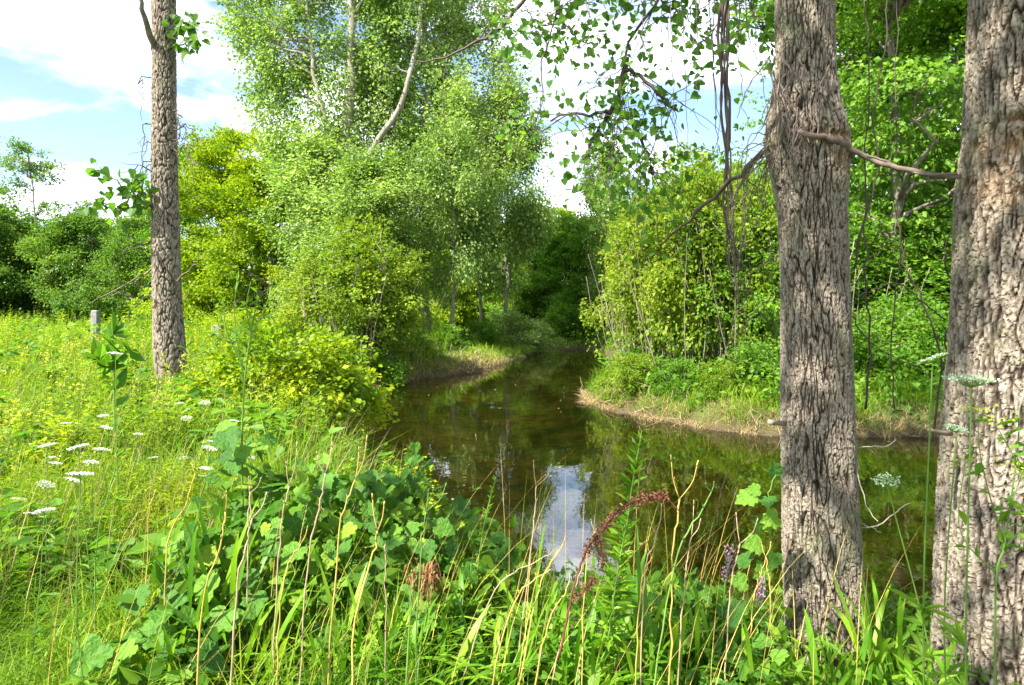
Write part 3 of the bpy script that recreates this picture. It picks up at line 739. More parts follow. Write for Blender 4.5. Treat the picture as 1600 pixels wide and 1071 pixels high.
# ------------------------------------------------------------------ the three near trunks
def bark_trunk(prof, Yc, ncol, nrow, amp, Fq, seed, scars=(), z_hi=None, shift=0, stretch=.15):
    """prof rows: (py, x_left, x_right) in photo pixels at depth Yc, turned into a round furrowed trunk; below and above the frame it goes on"""
    pr = np.array(prof, float)
    pr[:, 1:] += shift
    z = CAMZ - (pr[:, 0] - HOR) / F * Yc; cx = ((pr[:, 1] + pr[:, 2]) / 2 - 800) / F * Yc; r = (pr[:, 2] - pr[:, 1]) / 2 / F * Yc
    o = np.argsort(z); z, cx, r = z[o], cx[o], r[o]
    gx = cx[0]; g = gz(gx, Yc) - 0.12
    # flare down to the ground, taper above
    zz_ = np.concatenate([[g], z, [z_hi]]); cc = np.concatenate([[cx[0] + (cx[0] - cx[1]) * .3], cx, [cx[-1] - .25]]); rr = np.concatenate([[r[0] * 1.42], r, [r[-1] * .45]])
    Z = np.linspace(g, z_hi, nrow)
    if z_hi > 6:
        zt = max(z) + .15
        Z = np.concatenate([np.linspace(g, zt, int(nrow * .86)), np.linspace(zt, z_hi, nrow - int(nrow * .86) + 1)[1:]])
    cxs = np.interp(Z, zz_, cc); rs = np.interp(Z, zz_, rr)
    ker = np.ones(9) / 9
    pad = lambda a: np.convolve(np.pad(a, 4, 'edge'), ker, 'valid')
    cxs, rs = pad(cxs), pad(rs)
    u = np.linspace(0, 2 * math.pi, ncol, endpoint=False)
    th = u + 0.55 * np.sin(u)            # packs columns ... theta=pi faces the camera
    th = th - math.pi / 2 + math.pi       # so u=pi -> -Y
    th = th + 0
    TH, ZZ = np.meshgrid(th, Z)
    R0 = rs[:, None]
    rn = rs.mean()
    cX, cY = np.cos(TH), np.sin(TH)
    wx = 0.22 * noise(cX * rn * 9, cY * rn * 9, ZZ * 5 + seed)
    a1 = noise(cX * rn * Fq + wx, cY * rn * Fq + seed + wx, ZZ * Fq * stretch)
    a2 = noise(cX * rn * Fq * 1.9 + 7 + wx, cY * rn * Fq * 1.9, ZZ * Fq * .42 + seed)
    a3 = noise(cX * rn * Fq * .8, cY * rn * Fq * .8 + 9, ZZ * Fq * .8 + seed)
    a4 = noise(cX * rn * 90, cY * rn * 90, ZZ * 60)
    r1 = np.clip(np.abs(a1) * 7.0, 0, 1)
    r2 = np.clip(np.abs(a2) * 5.0, 0, 1)
    r3 = np.clip(np.abs(a3) * 6.0 + .25, 0, 1)
    h = r1 * (0.56 + 0.34 * r2) * (.45 + .55 * r3) + .16 * a4
    h = h + .08 * noise(cX * 3, cY * 3, ZZ * 2.3)
    lump = 0.03 * noise(cX * 1.3 + seed, cY * 1.3, ZZ * 1.1) + .04 * noise(cX * 2.2, cY * 2.2 + seed, ZZ * .5)
    scar = np.zeros_like(h); RR = R0 * (1 + lump)
    for (spy, spx, wx_, wz_, dep, sc_amt) in scars:
        sz_ = CAMZ - (spy - HOR) / F * Yc; sx = (spx - 800) / F * Yc
        xw = cxs[:, None] + R0 * cX
        e = np.exp(-(((xw - sx) / wx_) ** 2 + ((ZZ - sz_) / wz_) ** 2)) * (cY < 0.2)
        e = e * (0.75 + .7 * a3)
        RR = RR + dep * e; scar = np.maximum(scar, np.clip(sc_amt * e, 0, 1))
        h = h * (1 - .45 * np.clip(e * sc_amt, 0, 1))
    RR = RR + amp * (h - .85)
    Vx = cxs[:, None] + RR * cX; Vy = Yc + RR * cY
    V = np.stack([Vx, Vy, ZZ], -1).reshape(-1, 3)
    n, k = TH.shape
    i = np.arange(n - 1)[:, None] * k; j = np.arange(k)[None]
    q = np.stack([i + j, i + (j + 1) % k, i + k + (j + 1) % k, i + k + j], -1).reshape(-1, 4)
    mb = MB(); mb.add(V, [q], ridge=np.clip(h, 0, 1).ravel(), scar=scar.ravel())
    return mb, (cxs, Z, rs)

mb_hi, Chi = crown_cloud([(0, 0, 6.6, 2.6, 2.6, 1.1), (1, .6, 8.8, 3.2, 2.6, 1.8), (-2.2, -1.5, 7.6, 2.8, 2.6, 1.7), (-3.2, -2.6, 9.6, 2.6, 2.6, 1.8), (0, 0, 11, 3.4, 3.4, 2.2), (-3.9, -3.6, 7.4, 2.2, 2.2, 1.3)], 640, 24, .33, .12, gap=-.10, kind='rhomb', asp=.9)  # near trees' unseen crown; sunward lobes added to shade trunks and vines
crown_hi = mb_hi.mesh('crown', M['overhang'])
def hi_limbs(parent, x, y, n=26):
    mb = MB()
    tube(mb, smooth_path([(x - .2, y, 6.4), (x - .1, y, 9), (x, y, 12)], 8), np.linspace(.13, .04, 8), 8)
    for c in Chi[rng.permutation(len(Chi))[:n]]:
        limb(mb, (x - .15, y, min(max(4.6, c[2] - 1.6), 10)), c + np.array([x, y, 0]), .035, .006)
    mb.build('upper_limbs', M['bark_far'], parent)
    o = link('crown', crown_hi, parent); o.location = (x, y, 0); o['kind'] = 'stuff'
    return o

# middle trunk
mid = empty('cottonwood_tree', (0, 0, 0)); tag(mid, 'middle near trunk with a swollen wound wrapped by a limb and rough brown bark', 'tree')
YM = 3.3
mbt, midp = bark_trunk([(-20, 1213, 1304), (60, 1214, 1303), (120, 1214, 1304), (130, 1211, 1306), (165, 1206, 1311), (195, 1200, 1319), (220, 1197, 1326), (245, 1201, 1325), (285, 1210, 1322), (330, 1218, 1320), (450, 1222, 1323),
                        (600, 1222, 1329), (750, 1224, 1334), (880, 1227, 1342), (980, 1232, 1352), (1030, 1228, 1362)], YM, 290, 700, .016, 52, 1.7,
                       [(222, 1270, .14, .022, -.03, .75), (262, 1292, .06, .05, -.008, .45), (222, 1205, .05, .05, .02, 0)], z_hi=6.6)
mbt.build('trunk', M['bark'], mid, False)
hi_limbs(mid, 1.4, 3.3)
def path(pts): return [W(px, py, Y) for px, py, Y in pts]
def tw(mb, pts, r0, r1=None, n=14, k=5, wob=0.0):
    P = smooth_path(path(pts), n)
    if wob: P[1:-1] += rng.normal(0, wob, (n - 2, 3))
    tube(mb, P, np.linspace(r0, r1 if r1 is not None else r0 * .3, n), k)
    return P
b = MB(); tw(b, [(1232, 204, 3.14), (1262, 211, 3.08), (1292, 216, 3.09), (1320, 226, 3.13), (1330, 242, 3.2)], .012, .018, 14, 8, .003); b.build('burl_limb', M['twig'], mid, True)
b = MB(); tw(b, [(1207, 228, 3.3), (1160, 268, 3.5), (1110, 315, 3.7), (1068, 352, 3.9), (1030, 384, 4.0)], .016, .005, 16, 6, .006)
tw(b, [(1180, 250, 3.42), (1150, 300, 3.5), (1135, 330, 3.55)], .005, .002, 8, 4, .006); b.build('dead_branch', M['twig_dark'], mid, True)
b = MB(); tw(b, [(1226, 662, 3.2), (1212, 661, 3.05), (1203, 660, 2.98)], .012, .012, 5, 7); b.build('branch_stub', M['bark_stem'], mid, True)
b = MB()
for pts in ([(1330, 700, 3.3), (1360, 700, 3.2), (1385, 697, 3.1), (1400, 687, 3.1)], [(1335, 825, 3.3), (1370, 822, 3.2), (1400, 800, 3.15), (1425, 786, 3.1)],
            [(1333, 690, 3.3), (1342, 740, 3.2), (1355, 790, 3.1), (1372, 815, 3.0)], [(1335, 815, 3.3), (1355, 822, 3.2), (1376, 832, 3.2)]):
    tw(b, pts, .004, .0015, 10, 4, .003)
b.build('dead_twigs', M['twig_pale'], mid)['kind'] = 'stuff'
b = MB()
for i in range(30):      # dry tendrils knotted round the swelling
    x0 = rng.uniform(1198, 1300); y0 = rng.uniform(90, 215); x1 = x0 + rng.uniform(-55, 40); y1 = y0 + rng.uniform(60, 190)
    f = lambda x: 3.3 - math.sqrt(max(.004, .205 ** 2 - ((x - 1262) / F * 3.3) ** 2)) if abs(x - 1262) < 60 else 3.28
    xm = (x0 + x1) / 2 + rng.uniform(-25, 25); ym = (y0 + y1) / 2
    tw(b, [(x0, y0, f(x0)), (xm, ym, f(xm) - .01), (x1, y1, f(x1))], .0035, .0015, 10, 4, .003)
for i in range(12):
    x0, y0 = 1203 + rng.uniform(-8, 10), 225 + rng.uniform(-20, 30)
    tw(b, [(x0, y0, 3.25), (x0 - rng.uniform(5, 40), y0 + rng.uniform(10, 60), 3.3), (x0 - rng.uniform(0, 60), y0 + rng.uniform(60, 190), 3.4)], .003, .0012, 10, 4, .005)
b.build('tendrils', M['twig'], mid)['kind'] = 'stuff'

# right trunk
rt = empty('cottonwood_tree', (0, 0, 0)); tag(rt, 'thickest near trunk at the right edge with grey ridged bark and a rotten hollow', 'tree')
YR = 2.85
mbt, rtp = bark_trunk([(-20, 1517, 1700), (100, 1512, 1698), (220, 1507, 1700), (300, 1497, 1704), (400, 1493, 1702), (550, 1486, 1700), (650, 1478, 1700), (800, 1469, 1698), (950, 1463, 1700), (1060, 1462, 1712)],
                      YR, 310, 600, .020, 38, 8.4, [(200, 1548, .035, .018, -.06, .9), (235, 1556, .09, .045, -.02, .95), (300, 1525, .05, .1, -.006, .35)], z_hi=7, shift=12)
mbt.build('trunk', M['bark'], rt, False)
hi_limbs(rt, 2.15, 2.85).rotation_euler = (0, 0, 2)
b = MB(); tw(b, [(1486, 678, 2.75), (1465, 676, 2.68), (1452, 672, 2.62)], .010, .008, 5, 6); b.build('branch_stub', M['twig'], rt, True)

# left trunk
lt = empty('cottonwood_tree', (0, 0, 0)); tag(lt, 'slender straight grey trunk standing in the sunny meadow on the left', 'tree')
YL = 13.0
mbt, ltp = bark_trunk([(-30, 237, 273), (100, 239, 274), (200, 238, 275), (300, 238, 277), (400, 238, 280), (480, 240, 283), (540, 241, 288), (600, 246, 291)], YL, 130, 520, .036, 15, 4.4, z_hi=12, stretch=.3)
mbt.build('trunk', M['bark'], lt, True)
mbl, Cl = crown_cloud([(0, 0, 11.5, 1.5, 1.5, 1.2), (-.5, .3, 13.5, 1.5, 1.5, 1.6)], 130, 20, .3, .12, kind='rhomb', asp=.9)
o = mbl.build('crown', M['overhang'], lt); o.location = (X(255, YL), YL, 0); o['kind'] = 'stuff'
b = MB(); tw(b, [(242, 78, 12.9), (232, 50, 12.6), (222, 15, 12.3), (216, -20, 12.2)], .07, .03, 10, 7, .01); b.build('side_limb', M['bark_far'], lt, True)
b = MB()
for s in (-1, 1):
    for i in range(6):
        x0 = 256 + s * 15; y0 = 118 + rng.uniform(-5, 160)
        dx = s * rng.uniform(8, 34); L_ = rng.uniform(30, 120)
        P = tw(b, [(x0, y0, 12.9), (x0 + dx * .8, y0 + rng.uniform(-8, 8), 12.8), (x0 + dx, y0 + L_ * .4, 12.7), (x0 + dx * rng.uniform(.5, 1.1), y0 + L_, 12.7)], .014, .004, 12, 4, .03)
        for q in range(3):
            a = P[rng.integers(4, 12)]; limb(b, a, a + rng.normal(0, .22, 3) + np.array([s * .1, 0, -.15]), .007, .003, 0, 5, 3)
for x0, y0, x1, y1, x2, y2 in ((238, 375, 205, 385, 172, 430), (238, 420, 200, 440, 140, 475), (240, 460, 225, 465, 212, 482), (276, 440, 295, 425, 318, 400), (238, 320, 215, 325, 190, 320)):
    tw(b, [(x0, y0, 12.9), (x1, y1, 12.7), (x2, y2, 12.5)], .02, .006, 10, 4, .03)
b.build('dead_twigs', M['twig'], lt)['kind'] = 'stuff'

heart_mesh = MB(); leaves(heart_mesh, [[0, 0, 0]], [[0, 1, 0]], [[0, 0, 1]], 1.0, 1.0, 'heart'); HEART = heart_mesh.mesh('leaf', M['overhang'])
lobed_mesh = MB(); leaves(lobed_mesh, [[0, 0, 0]], [[0, 1, 0]], [[0, 0, 1]], 1.0, 1.0, 'lobed'); LOBED = lobed_mesh.mesh('leaf', M['grape'])
lanc_mesh = MB(); leaves(lanc_mesh, [[0, 0, 0]], [[0, 1, 0]], [[0, 0, 1]], 1.0, .22, 'lance'); LANCE = lanc_mesh.mesh('leaf', M['strap'])

def leaf_objs(me, P, D, N, L, parent, name='leaf', squash=None):
    D = nrm(D); S = nrm(np.cross(D, N)); N = np.cross(S, D)
    from mathutils import Matrix
    for i in range(len(P)):
        o = bpy.data.objects.new(name, me)
        w = 1.0 if squash is None else squash[i]
        m = Matrix(((S[i][0] * L[i] * w, D[i][0] * L[i], N[i][0] * L[i], P[i][0]), (S[i][1] * L[i] * w, D[i][1] * L[i], N[i][1] * L[i], P[i][1]),
                    (S[i][2] * L[i] * w, D[i][2] * L[i], N[i][2] * L[i], P[i][2]), (0, 0, 0, 1)))
        COL.objects.link(o); o.parent = parent; o.matrix_basis = m

def sprig_leaves(seeds, n, spread, L, parent, face=None, droop=.55, back=.15):
    """n leaves hung along twig points"""
    idx = rng.integers(0, len(seeds), n)
    P = np.asarray(seeds)[idx] + rng.normal(0, spread, (n, 3)) * np.array([1, 1, .8])
    D = nrm(rng.normal(0, .6, (n, 3)) + np.array([0, 0, -droop]))
    N = nrm(rng.normal(0, .7, (n, 3)) + np.array([0, -.6, .5]))
    Ls = L * rng.uniform(.65, 1.2, n)
    return P, D, N, Ls

# leafy sprig on the left trunk's left side, and at its top right
for lab, twigs, n in (('leafy side twig reaching left', [[(238, 325, 12.9), (205, 300, 12.6), (170, 275, 12.4), (135, 262, 12.3)], [(205, 300, 12.6), (190, 330, 12.5), (165, 320, 12.5), (150, 340, 12.5)], [(215, 310, 12.6), (222, 285, 12.5), (190, 285, 12.5)]], 110),
                      ('leafy side twig at the top right', [[(272, 60, 12.9), (290, 35, 12.7), (312, 45, 12.6)], [(275, 70, 12.9), (298, 70, 12.7), (305, 85, 12.6)]], 60)):
    b = MB(); S = []
    for t in twigs: S.append(tw(b, t, .018, .006, 12, 4, .02))
    tg = b.build('twig', M['twig'], lt); tg['label'] = lab
    P, D, N, Ls = sprig_leaves(np.concatenate(S), n, .12, .16, lt)
    leaf_objs(HEART, P, D, N, Ls, tg)

# drooping leafy branch of the middle tree (upper centre right)
def leafy_branch(parent, main, subs, n_sub, n_leaf, L, lab, Yc, seed_spread=.07, r=.02, hang=.35, extra=150):
    b = MB(); S = []
    for m in main: S.append(tw(b, m, r, r * .35, 20, 6, .008))
    base = np.concatenate(S)
    lo = base[:, 2] < CAMZ + (HOR + 60) / F * Yc
    base_v = base[lo]
    tips = []
    for i in range(n_sub):
        a = base_v[rng.integers(0, len(base_v))]
        e = a + rng.normal(0, 1, 3) * np.array([.42, .3, .12]) * subs + np.array([0, 0, -hang * rng.random()])
        P = np.linspace(a, e, 8) + rng.normal(0, .012, (8, 3)) + np.array([0, 0, .05]) * np.sin(np.linspace(0, math.pi, 8))[:, None]
        tube(b, P, np.linspace(.0045, .0015, 8), 4); tips.append(P[2:])
    br = b.build('leafy_branch', M['twig_dark'], parent); br['label'] = lab; br['kind'] = 'stuff'
    T = np.concatenate(tips)
    P, D, N, Ls = sprig_leaves(T, n_leaf, seed_spread, L, parent)
    leaf_objs(HEART, P, D, N, Ls, br)
    P, D, N, Ls = sprig_leaves(T, extra, seed_spread * 1.3, L * .8, parent)
    f = MB(); leaves(f, P, D, N, Ls, Ls, 'heart'); f.build('small_leaves', M['overhang'], br)['kind'] = 'stuff'
leafy_branch(mid, [[(1255, -260, 3.3), (1150, -220, 4.4), (1060, -60, 5.6), (1030, 0, 5.7), (985, 60, 5.8), (972, 120, 5.9), (960, 168, 5.9)],
                   [(980, 90, 5.85), (960, 165, 5.9), (925, 178, 5.9), (885, 178, 6.0), (860, 190, 6.1)],
                   [(962, 165, 5.9), (990, 195, 5.9), (1010, 240, 5.9), (1020, 270, 5.9)],
                   [(960, 168, 5.9), (930, 210, 5.9), (912, 250, 5.9)], [(975, 110, 5.85), (1000, 120, 5.8), (1040, 160, 5.8), (1060, 175, 5.8)]],
             1.0, 90, 290, .072, 'leafy branch hanging over the pond in the sky gap', 5.9, hang=1.0, extra=480)
leafy_branch(mid, [[(1255, -300, 3.3), (1000, -260, 5.0), (900, -90, 6.5), (870, 20, 6.6), (850, 90, 6.6), (845, 160, 6.6), (835, 200, 6.6)],
                   [(870, 20, 6.6), (900, 60, 6.6), (930, 70, 6.5)], [(858, 60, 6.6), (835, 30, 6.7), (815, 5, 6.7)]],
             .9, 40, 170, .078, 'thin leafy branch at the left side of the sky gap', 6.6, r=.012)
leafy_branch(mid, [[(1255, -240, 3.3), (1200, -160, 3.9), (1150, -30, 4.6), (1120, 40, 4.7), (1095, 70, 4.8)], [(1150, -30, 4.6), (1180, 20, 4.5), (1200, 55, 4.5)]],
             .6, 26, 110, .065, 'short leafy branch left of the top of the middle trunk', 4.7, r=.010)
leafy_branch(mid, [[(1100, -200, 4.6), (1060, -100, 5.2), (1000, -40, 5.3), (940, -10, 5.4), (880, 10, 5.5)], [(1000, -40, 5.3), (1040, 10, 5.3), (1080, 20, 5.2)]],
             .8, 34, 130, .07, 'leafy branch along the top edge of the picture', 5.4, r=.010)

# dark bare branch entering from the top centre, part of the middle tree's crown
b = MB(); P = tw(b, [(1255, -330, 3.3), (1050, -260, 5.5), (900, -90, 7.2), (820, 0, 7.8), (775, 45, 7.9), (730, 75, 8.0), (685, 93, 8.1), (640, 98, 8.2)], .038, .006, 30, 6, .01)
tw(b, [(745, 68, 8), (760, 30, 8), (735, 0, 8)], .008, .003, 10, 4, .01); tw(b, [(700, 90, 8.1), (690, 140, 8.1), (694, 190, 8.1), (675, 225, 8.1)], .006, .002, 12, 4, .01)
tw(b, [(790, 30, 7.9), (770, 10, 7.9), (720, 20, 7.9), (690, 60, 8)], .007, .002, 12, 4, .01)
b.build('bare_branch', M['twig_dark'], mid, True)

# vine stem from the swelling across to the right trunk
b = MB(); tw(b, [(1310, 222, 3.16), (1340, 238, 3.13), (1375, 255, 3.1), (1420, 266, 3.0), (1460, 274, 2.95), (1500, 276, 2.84)], .0135, .011, 20, 7, .002)
tw(b, [(1312, 215, 3.16), (1345, 240, 3.12), (1380, 250, 3.09), (1425, 270, 2.99), (1495, 272, 2.83)], .006, .005, 18, 5, .002)
tag(b.build('vine_stem', M['twig'], smooth=True), 'twisted woody vine stem running from the middle trunk to the right trunk', 'vine', kind=None)

# hanging dead vines
hv = empty('hanging_vine', W(1140, -60, 3.7)); tag(hv, 'bundle of dead vine stems hanging down left of the middle trunk', 'vine')
def child_tube(name, pts, r0, r1, mat, parent, n=26, wob=.004, k=5):
    b_ = MB(); P = smooth_path(path(pts), n); P[1:-1] += rng.normal(0, wob, (n - 2, 3)); P -= np.array(parent.location)
    tube(b_, P, np.linspace(r0, r1, n), k); return b_.build(name, mat, parent, True)
for i in range(7):
    o1, o2, o3 = rng.normal(0, 7, 3)
    child_tube('strand', [(1132 + o1, -60, 3.7), (1133 + o2, 60, 3.7), (1136 + o3, 160, 3.7), (1133 + o1, 250, 3.68), (1140 + o2, 330, 3.66), (1147 + o3, 390, 3.65), (1150 + o1, 430 + rng.uniform(-20, 50), 3.65)],
               rng.uniform(.005, .011), .003, M['twig_dark' if i % 2 else 'twig'], hv)
for x0, x1, y1, Y in ((1112, 1118, 380, 3.9), (1108, 1122, 250, 3.9), (1100, 1060, 130, 4.0), (1150, 1168, 200, 3.6), (1145, 1160, 120, 3.6), (1085, 1090, 160, 4.2), (1160, 1200, 170, 3.5), (1045, 1050, 200, 4.4), (1062, 1075, 240, 4.4), (920, 925, 120, 5.2), (905, 960, 100, 5.2), (1010, 1004, 180, 4.8)):
    child_tube('strand', [(x0, -50, Y), ((x0 * 2 + x1) / 3 + rng.uniform(-6, 6), y1 * .33, Y), ((x0 + 2 * x1) / 3 + rng.uniform(-6, 6), y1 * .66, Y), (x1, y1, Y)], .0035, .0012, M['twig'], hv, 20, .006, 4)
b = MB()
for i in range(10):
    x0 = rng.uniform(1140, 1235); y0 = rng.uniform(250, 420)
    tw(b, [(x0, y0, 3.6), (x0 + rng.uniform(-40, 40), y0 + 60, 3.7), (x0 + rng.uniform(-70, 50), y0 + 130, 3.8), (x0 + rng.uniform(-50, 60), y0 + rng.uniform(150, 250), 3.8)], .003, .0012, 16, 4, .008)
tag(b.build('vine_tangle', M['twig']), 'tangle of thin dead vine twigs hanging just left of the middle trunk', 'vine', kind='stuff')

# thin curved stems between the two near trunks
tv = empty('bare_sapling', W(1440, 640, 3.6)); tag(tv, 'bare dark arching stems of a dead sapling between the two near trunks', 'sapling')
for pts, r in (([(1455, 690, 3.4), (1470, 560, 3.4), (1440, 470, 3.4), (1412, 410, 3.4), (1405, 330, 3.4), (1430, 270, 3.4)], .006), ([(1478, 500, 3.2), (1440, 470, 3.2), (1400, 445, 3.2), (1360, 455, 3.2), (1328, 475, 3.2)], .004),
               ([(1490, 620, 3.1), (1478, 540, 3.1), (1492, 470, 3.1), (1480, 400, 3.0), (1494, 330, 3.0), (1480, 280, 2.95)], .005), ([(1325, 485, 3.3), (1355, 530, 3.3), (1400, 560, 3.3), (1450, 585, 3.3), (1470, 640, 3.3)], .004),
               ([(1335, 420, 3.4), (1350, 340, 3.4), (1372, 270, 3.4), (1365, 180, 3.4), (1385, 60, 3.4), (1380, -30, 3.4)], .006), ([(1352, 640, 3.5), (1362, 540, 3.5), (1350, 420, 3.5), (1352, 300, 3.5), (1358, 120, 3.5), (1350, 0, 3.5)], .006),
               ([(1398, 640, 3.6), (1392, 520, 3.6), (1408, 400, 3.6), (1395, 280, 3.6), (1400, 100, 3.6), (1402, -30, 3.6)], .004), ([(1330, 510, 3.4), (1370, 500, 3.4), (1420, 495, 3.4), (1460, 500, 3.4)], .0025)):
    child_tube('stem', pts, r, r * .45, M['twig_dark'], tv, 26, .006)

# ------------------------------------------------------------------ two grey posts in the meadow
def post(px, Y, w, h, tilt, lab):
    x = X(px, Y); g = gz(x, Y); mb = MB()
    c = .12 * w
    ring = [(-w / 2 + c, -w / 2), (w / 2 - c, -w / 2), (w / 2, -w / 2 + c), (w / 2, w / 2 - c), (w / 2 - c, w / 2), (-w / 2 + c, w / 2), (-w / 2, w / 2 - c), (-w / 2, -w / 2 + c)]
    V = []
    for z, s in ((-.1, 1.05), (h * .5, 1.0), (h - .03, .97), (h, .82)):
        V += [(a * s + tilt * z, b_ * s, z) for a, b_ in ring]
    f = [[k * 8 + i, k * 8 + (i + 1) % 8, k * 8 + 8 + (i + 1) % 8, k * 8 + 8 + i] for k in range(3) for i in range(8)]
    mb.add(V, [np.array(f), np.array([list(range(24, 32))])])
    o = mb.build('stone_post', M['stone']); o.location = (x, Y, g); tag(o, lab, 'post')
post(149, 24, .24, 1.42, .01, 'upright grey weathered post in the meadow left of the grey trunk')
post(341, 24, .34, .9, -.03, 'short grey post just right of the slender grey trunk')

# ------------------------------------------------------------------ meadow and banks (uncountable growth)
def field(n, px0, px1, Y0, Y1, dmin=0.0, dmax=1e9, power=1.0):
    """points on the land, dense near the viewer, thinning with distance"""
    u = rng.random(n)
    Y = Y0 * (Y1 / Y0) ** (u ** power)
    px = rng.uniform(px0, px1, n)
    x = X(px, Y); d = shore_d(x, Y); ok = (d > dmin) & (d < dmax)
    x, Y = x[ok], Y[ok]
    return np.stack([x, Y, ground_h(x, Y) - .02], -1)

mb = MB()
B = field(46000, -150, 700, 2.2, 40, .05); n = len(B); far = np.clip(B[:, 1] / 12, .35, 1.6)
B = B[~((B[:, 1] < 5) & (B[:, 0] > -1.6) & (rng.random(n) < .6))]; n = len(B); far = np.clip(B[:, 1] / 12, .3, 1.6)
B = B[noise(B[:, 0] * 1.1, B[:, 1] * .7, 33) > -.3]; n = len(B); far = np.clip(B[:, 1] / 12, .3, 1.6)
tall = np.interp(B[:, 1], [2, 5, 9, 13, 24], [.3, .5, .5, .5, .95]) * rng.uniform(.5, 1.35, n) * (1 + .7 * noise(B[:, 0] * .8, B[:, 1] * .5, 3))
blades(mb, B, tall, rng.uniform(0, 6.28, n), rng.uniform(.1, .9, n), .013 * (.55 + far), 3, rng.uniform(.05, .5, n))
tag(mb.build('meadow_grass', M['grass']), 'tall sunny yellow green meadow grass left of the pond', 'grass', kind='stuff')

mb = MB()     # leafy meadow weeds: stem ribbon plus many leaves up the stem
B = field(5000, -150, 690, 2.7, 34, .2); B = B[noise(B[:, 0] * .8, B[:, 1] * .5, 20) > -.25]
B = B[(B[:, 0] < -1.3 - .1 * (B[:, 1] - 3)) | (B[:, 1] > 5)]; n = len(B)
H = np.interp(B[:, 1], [2, 5, 9, 13, 24], [.25, .48, .5, .48, 1.0]) * rng.uniform(.55, 1.25, n) * (1 + .9 * noise(B[:, 0] * .9, B[:, 1] * .6, 11))
ldir = rng.normal(0, .12, (n, 2))
blades(mb, B, H, rng.uniform(0, 6.28, n), np.full(n, .05), .008 + .001 * B[:, 1], 2, 0)
k = 20
t = np.tile(np.linspace(.25, 1.0, k), n); idx = np.repeat(np.arange(n), k); az = rng.uniform(0, 6.28, n * k)
far = (.75 + .055 * B[:, 1])[idx]
P = B[idx] + np.stack([ldir[idx, 0] * t, ldir[idx, 1] * t, t * 1.0], -1) * H[idx][:, None]
D = np.stack([np.cos(az), np.sin(az), rng.uniform(-.3, .7, n * k)], -1)
Ls = .095 * far * (1.2 - .6 * t) * (rng.uniform(.5, 1.35, n) * np.clip((B[:, 1] - 1.5) / 3, .5, 1))[idx] * rng.uniform(.6, 1.2, n * k)
leaves(mb, P, D, nrm(np.stack([rng.normal(0, .3, n * k), rng.normal(0, .3, n * k), np.ones(n * k)], -1)), Ls, Ls * (np.clip(.42 + .6 * noise(B[:, 0] * .5, B[:, 1] * .35, 50), .14, .75) * rng.uniform(.7, 1.2, n))[idx], 'rhomb')
tag(mb.build('meadow_weeds', M['weed']), 'leafy yellow green weeds crowding the meadow left of the pond', 'weeds', kind='stuff')

mb = MB()     # dry grass panicles and straw among the green
B = field(1800, -120, 640, 3.2, 22, .3); n = len(B)
blades(mb, B, np.interp(B[:, 1], [2, 6, 12, 24], [.7, .8, .8, 1.1]) * rng.uniform(.6, 1.1, n), rng.uniform(-1, 1.2, n), rng.uniform(.05, .4, n), .004 + .0006 * B[:, 1], 3, .05)
tag(mb.build('dry_grass', M['straw']), 'dry tan grass stems scattered through the left meadow', 'grass', kind='stuff')

mb = MB()     # darker broad leaved herbs in patches
B = field(520, -140, 640, 3.6, 26, .3); B = B[noise(B[:, 0] * .6, B[:, 1] * .45, 70) > .05]; n = len(B); k = 16
idx = np.repeat(np.arange(n), k); H = np.interp(B[:, 1], [2, 5, 9, 24], [.3, .5, .6, .95]) * rng.uniform(.7, 1.25, n); t = rng.uniform(.3, 1, n * k); az = rng.uniform(0, 6.28, n * k)
P = B[idx] + np.stack([.05 * np.cos(az), .05 * np.sin(az), t * H[idx]], -1)
sc_ = (.8 + .05 * B[:, 1])[idx]
leaves(mb, P, np.stack([np.cos(az), np.sin(az), rng.uniform(-.5, .4, n * k)], -1), rand_unit(n * k, 2.2), .13 * sc_ * rng.uniform(.6, 1.2, n * k), .075 * sc_, 'heart')
tag(mb.build('meadow_herbs', M['dark']), 'darker broad leaved herbs in patches through the left meadow', 'herbs', kind='stuff')
mb = MB()     # yellow plume tips
B = field(420, -140, 600, 8, 36, .3); B = B[noise(B[:, 0] * .5, B[:, 1] * .35, 90) > -.05]; n = len(B); k = 14; idx = np.repeat(np.arange(n), k)
H = np.interp(B[:, 1], [6, 9, 13, 24], [.6, .72, .8, 1.1]) * rng.uniform(.8, 1.15, n); t = rng.random(n * k)
P = B[idx] + np.stack([rng.normal(0, .03, n * k), rng.normal(0, .03, n * k), H[idx] * (1 - .22 * t)], -1)
leaves(mb, P, rand_unit(n * k, .4), rand_unit(n * k, 1), (.03 + .002 * B[:, 1])[idx], (.015 + .001 * B[:, 1])[idx], 'rhomb')
blades(mb, B, H, rng.uniform(0, 6.28, n), .03, .008, 2, 0)
tag(mb.build('weed_plumes', M['yellow']), 'yellowish plume tips of weeds across the far meadow', 'weeds', kind='stuff')
mb = MB()     # sunny lawn behind the left bank poplars
xs = rng.uniform(-14, 3, 9000); ys = rng.uniform(26, 52, 9000); ok = shore_d(xs, ys) > .8
B = np.stack([xs, ys, ground_h(xs, ys)], -1)[ok]; n = len(B)
blades(mb, B, rng.uniform(.06, .16, n), rng.uniform(0, 6.28, n), .5, .05, 2, .3)
tag(mb.build('lawn_grass', M['grass']), 'short bright lawn grass behind the poplar trunks', 'grass', kind='stuff')

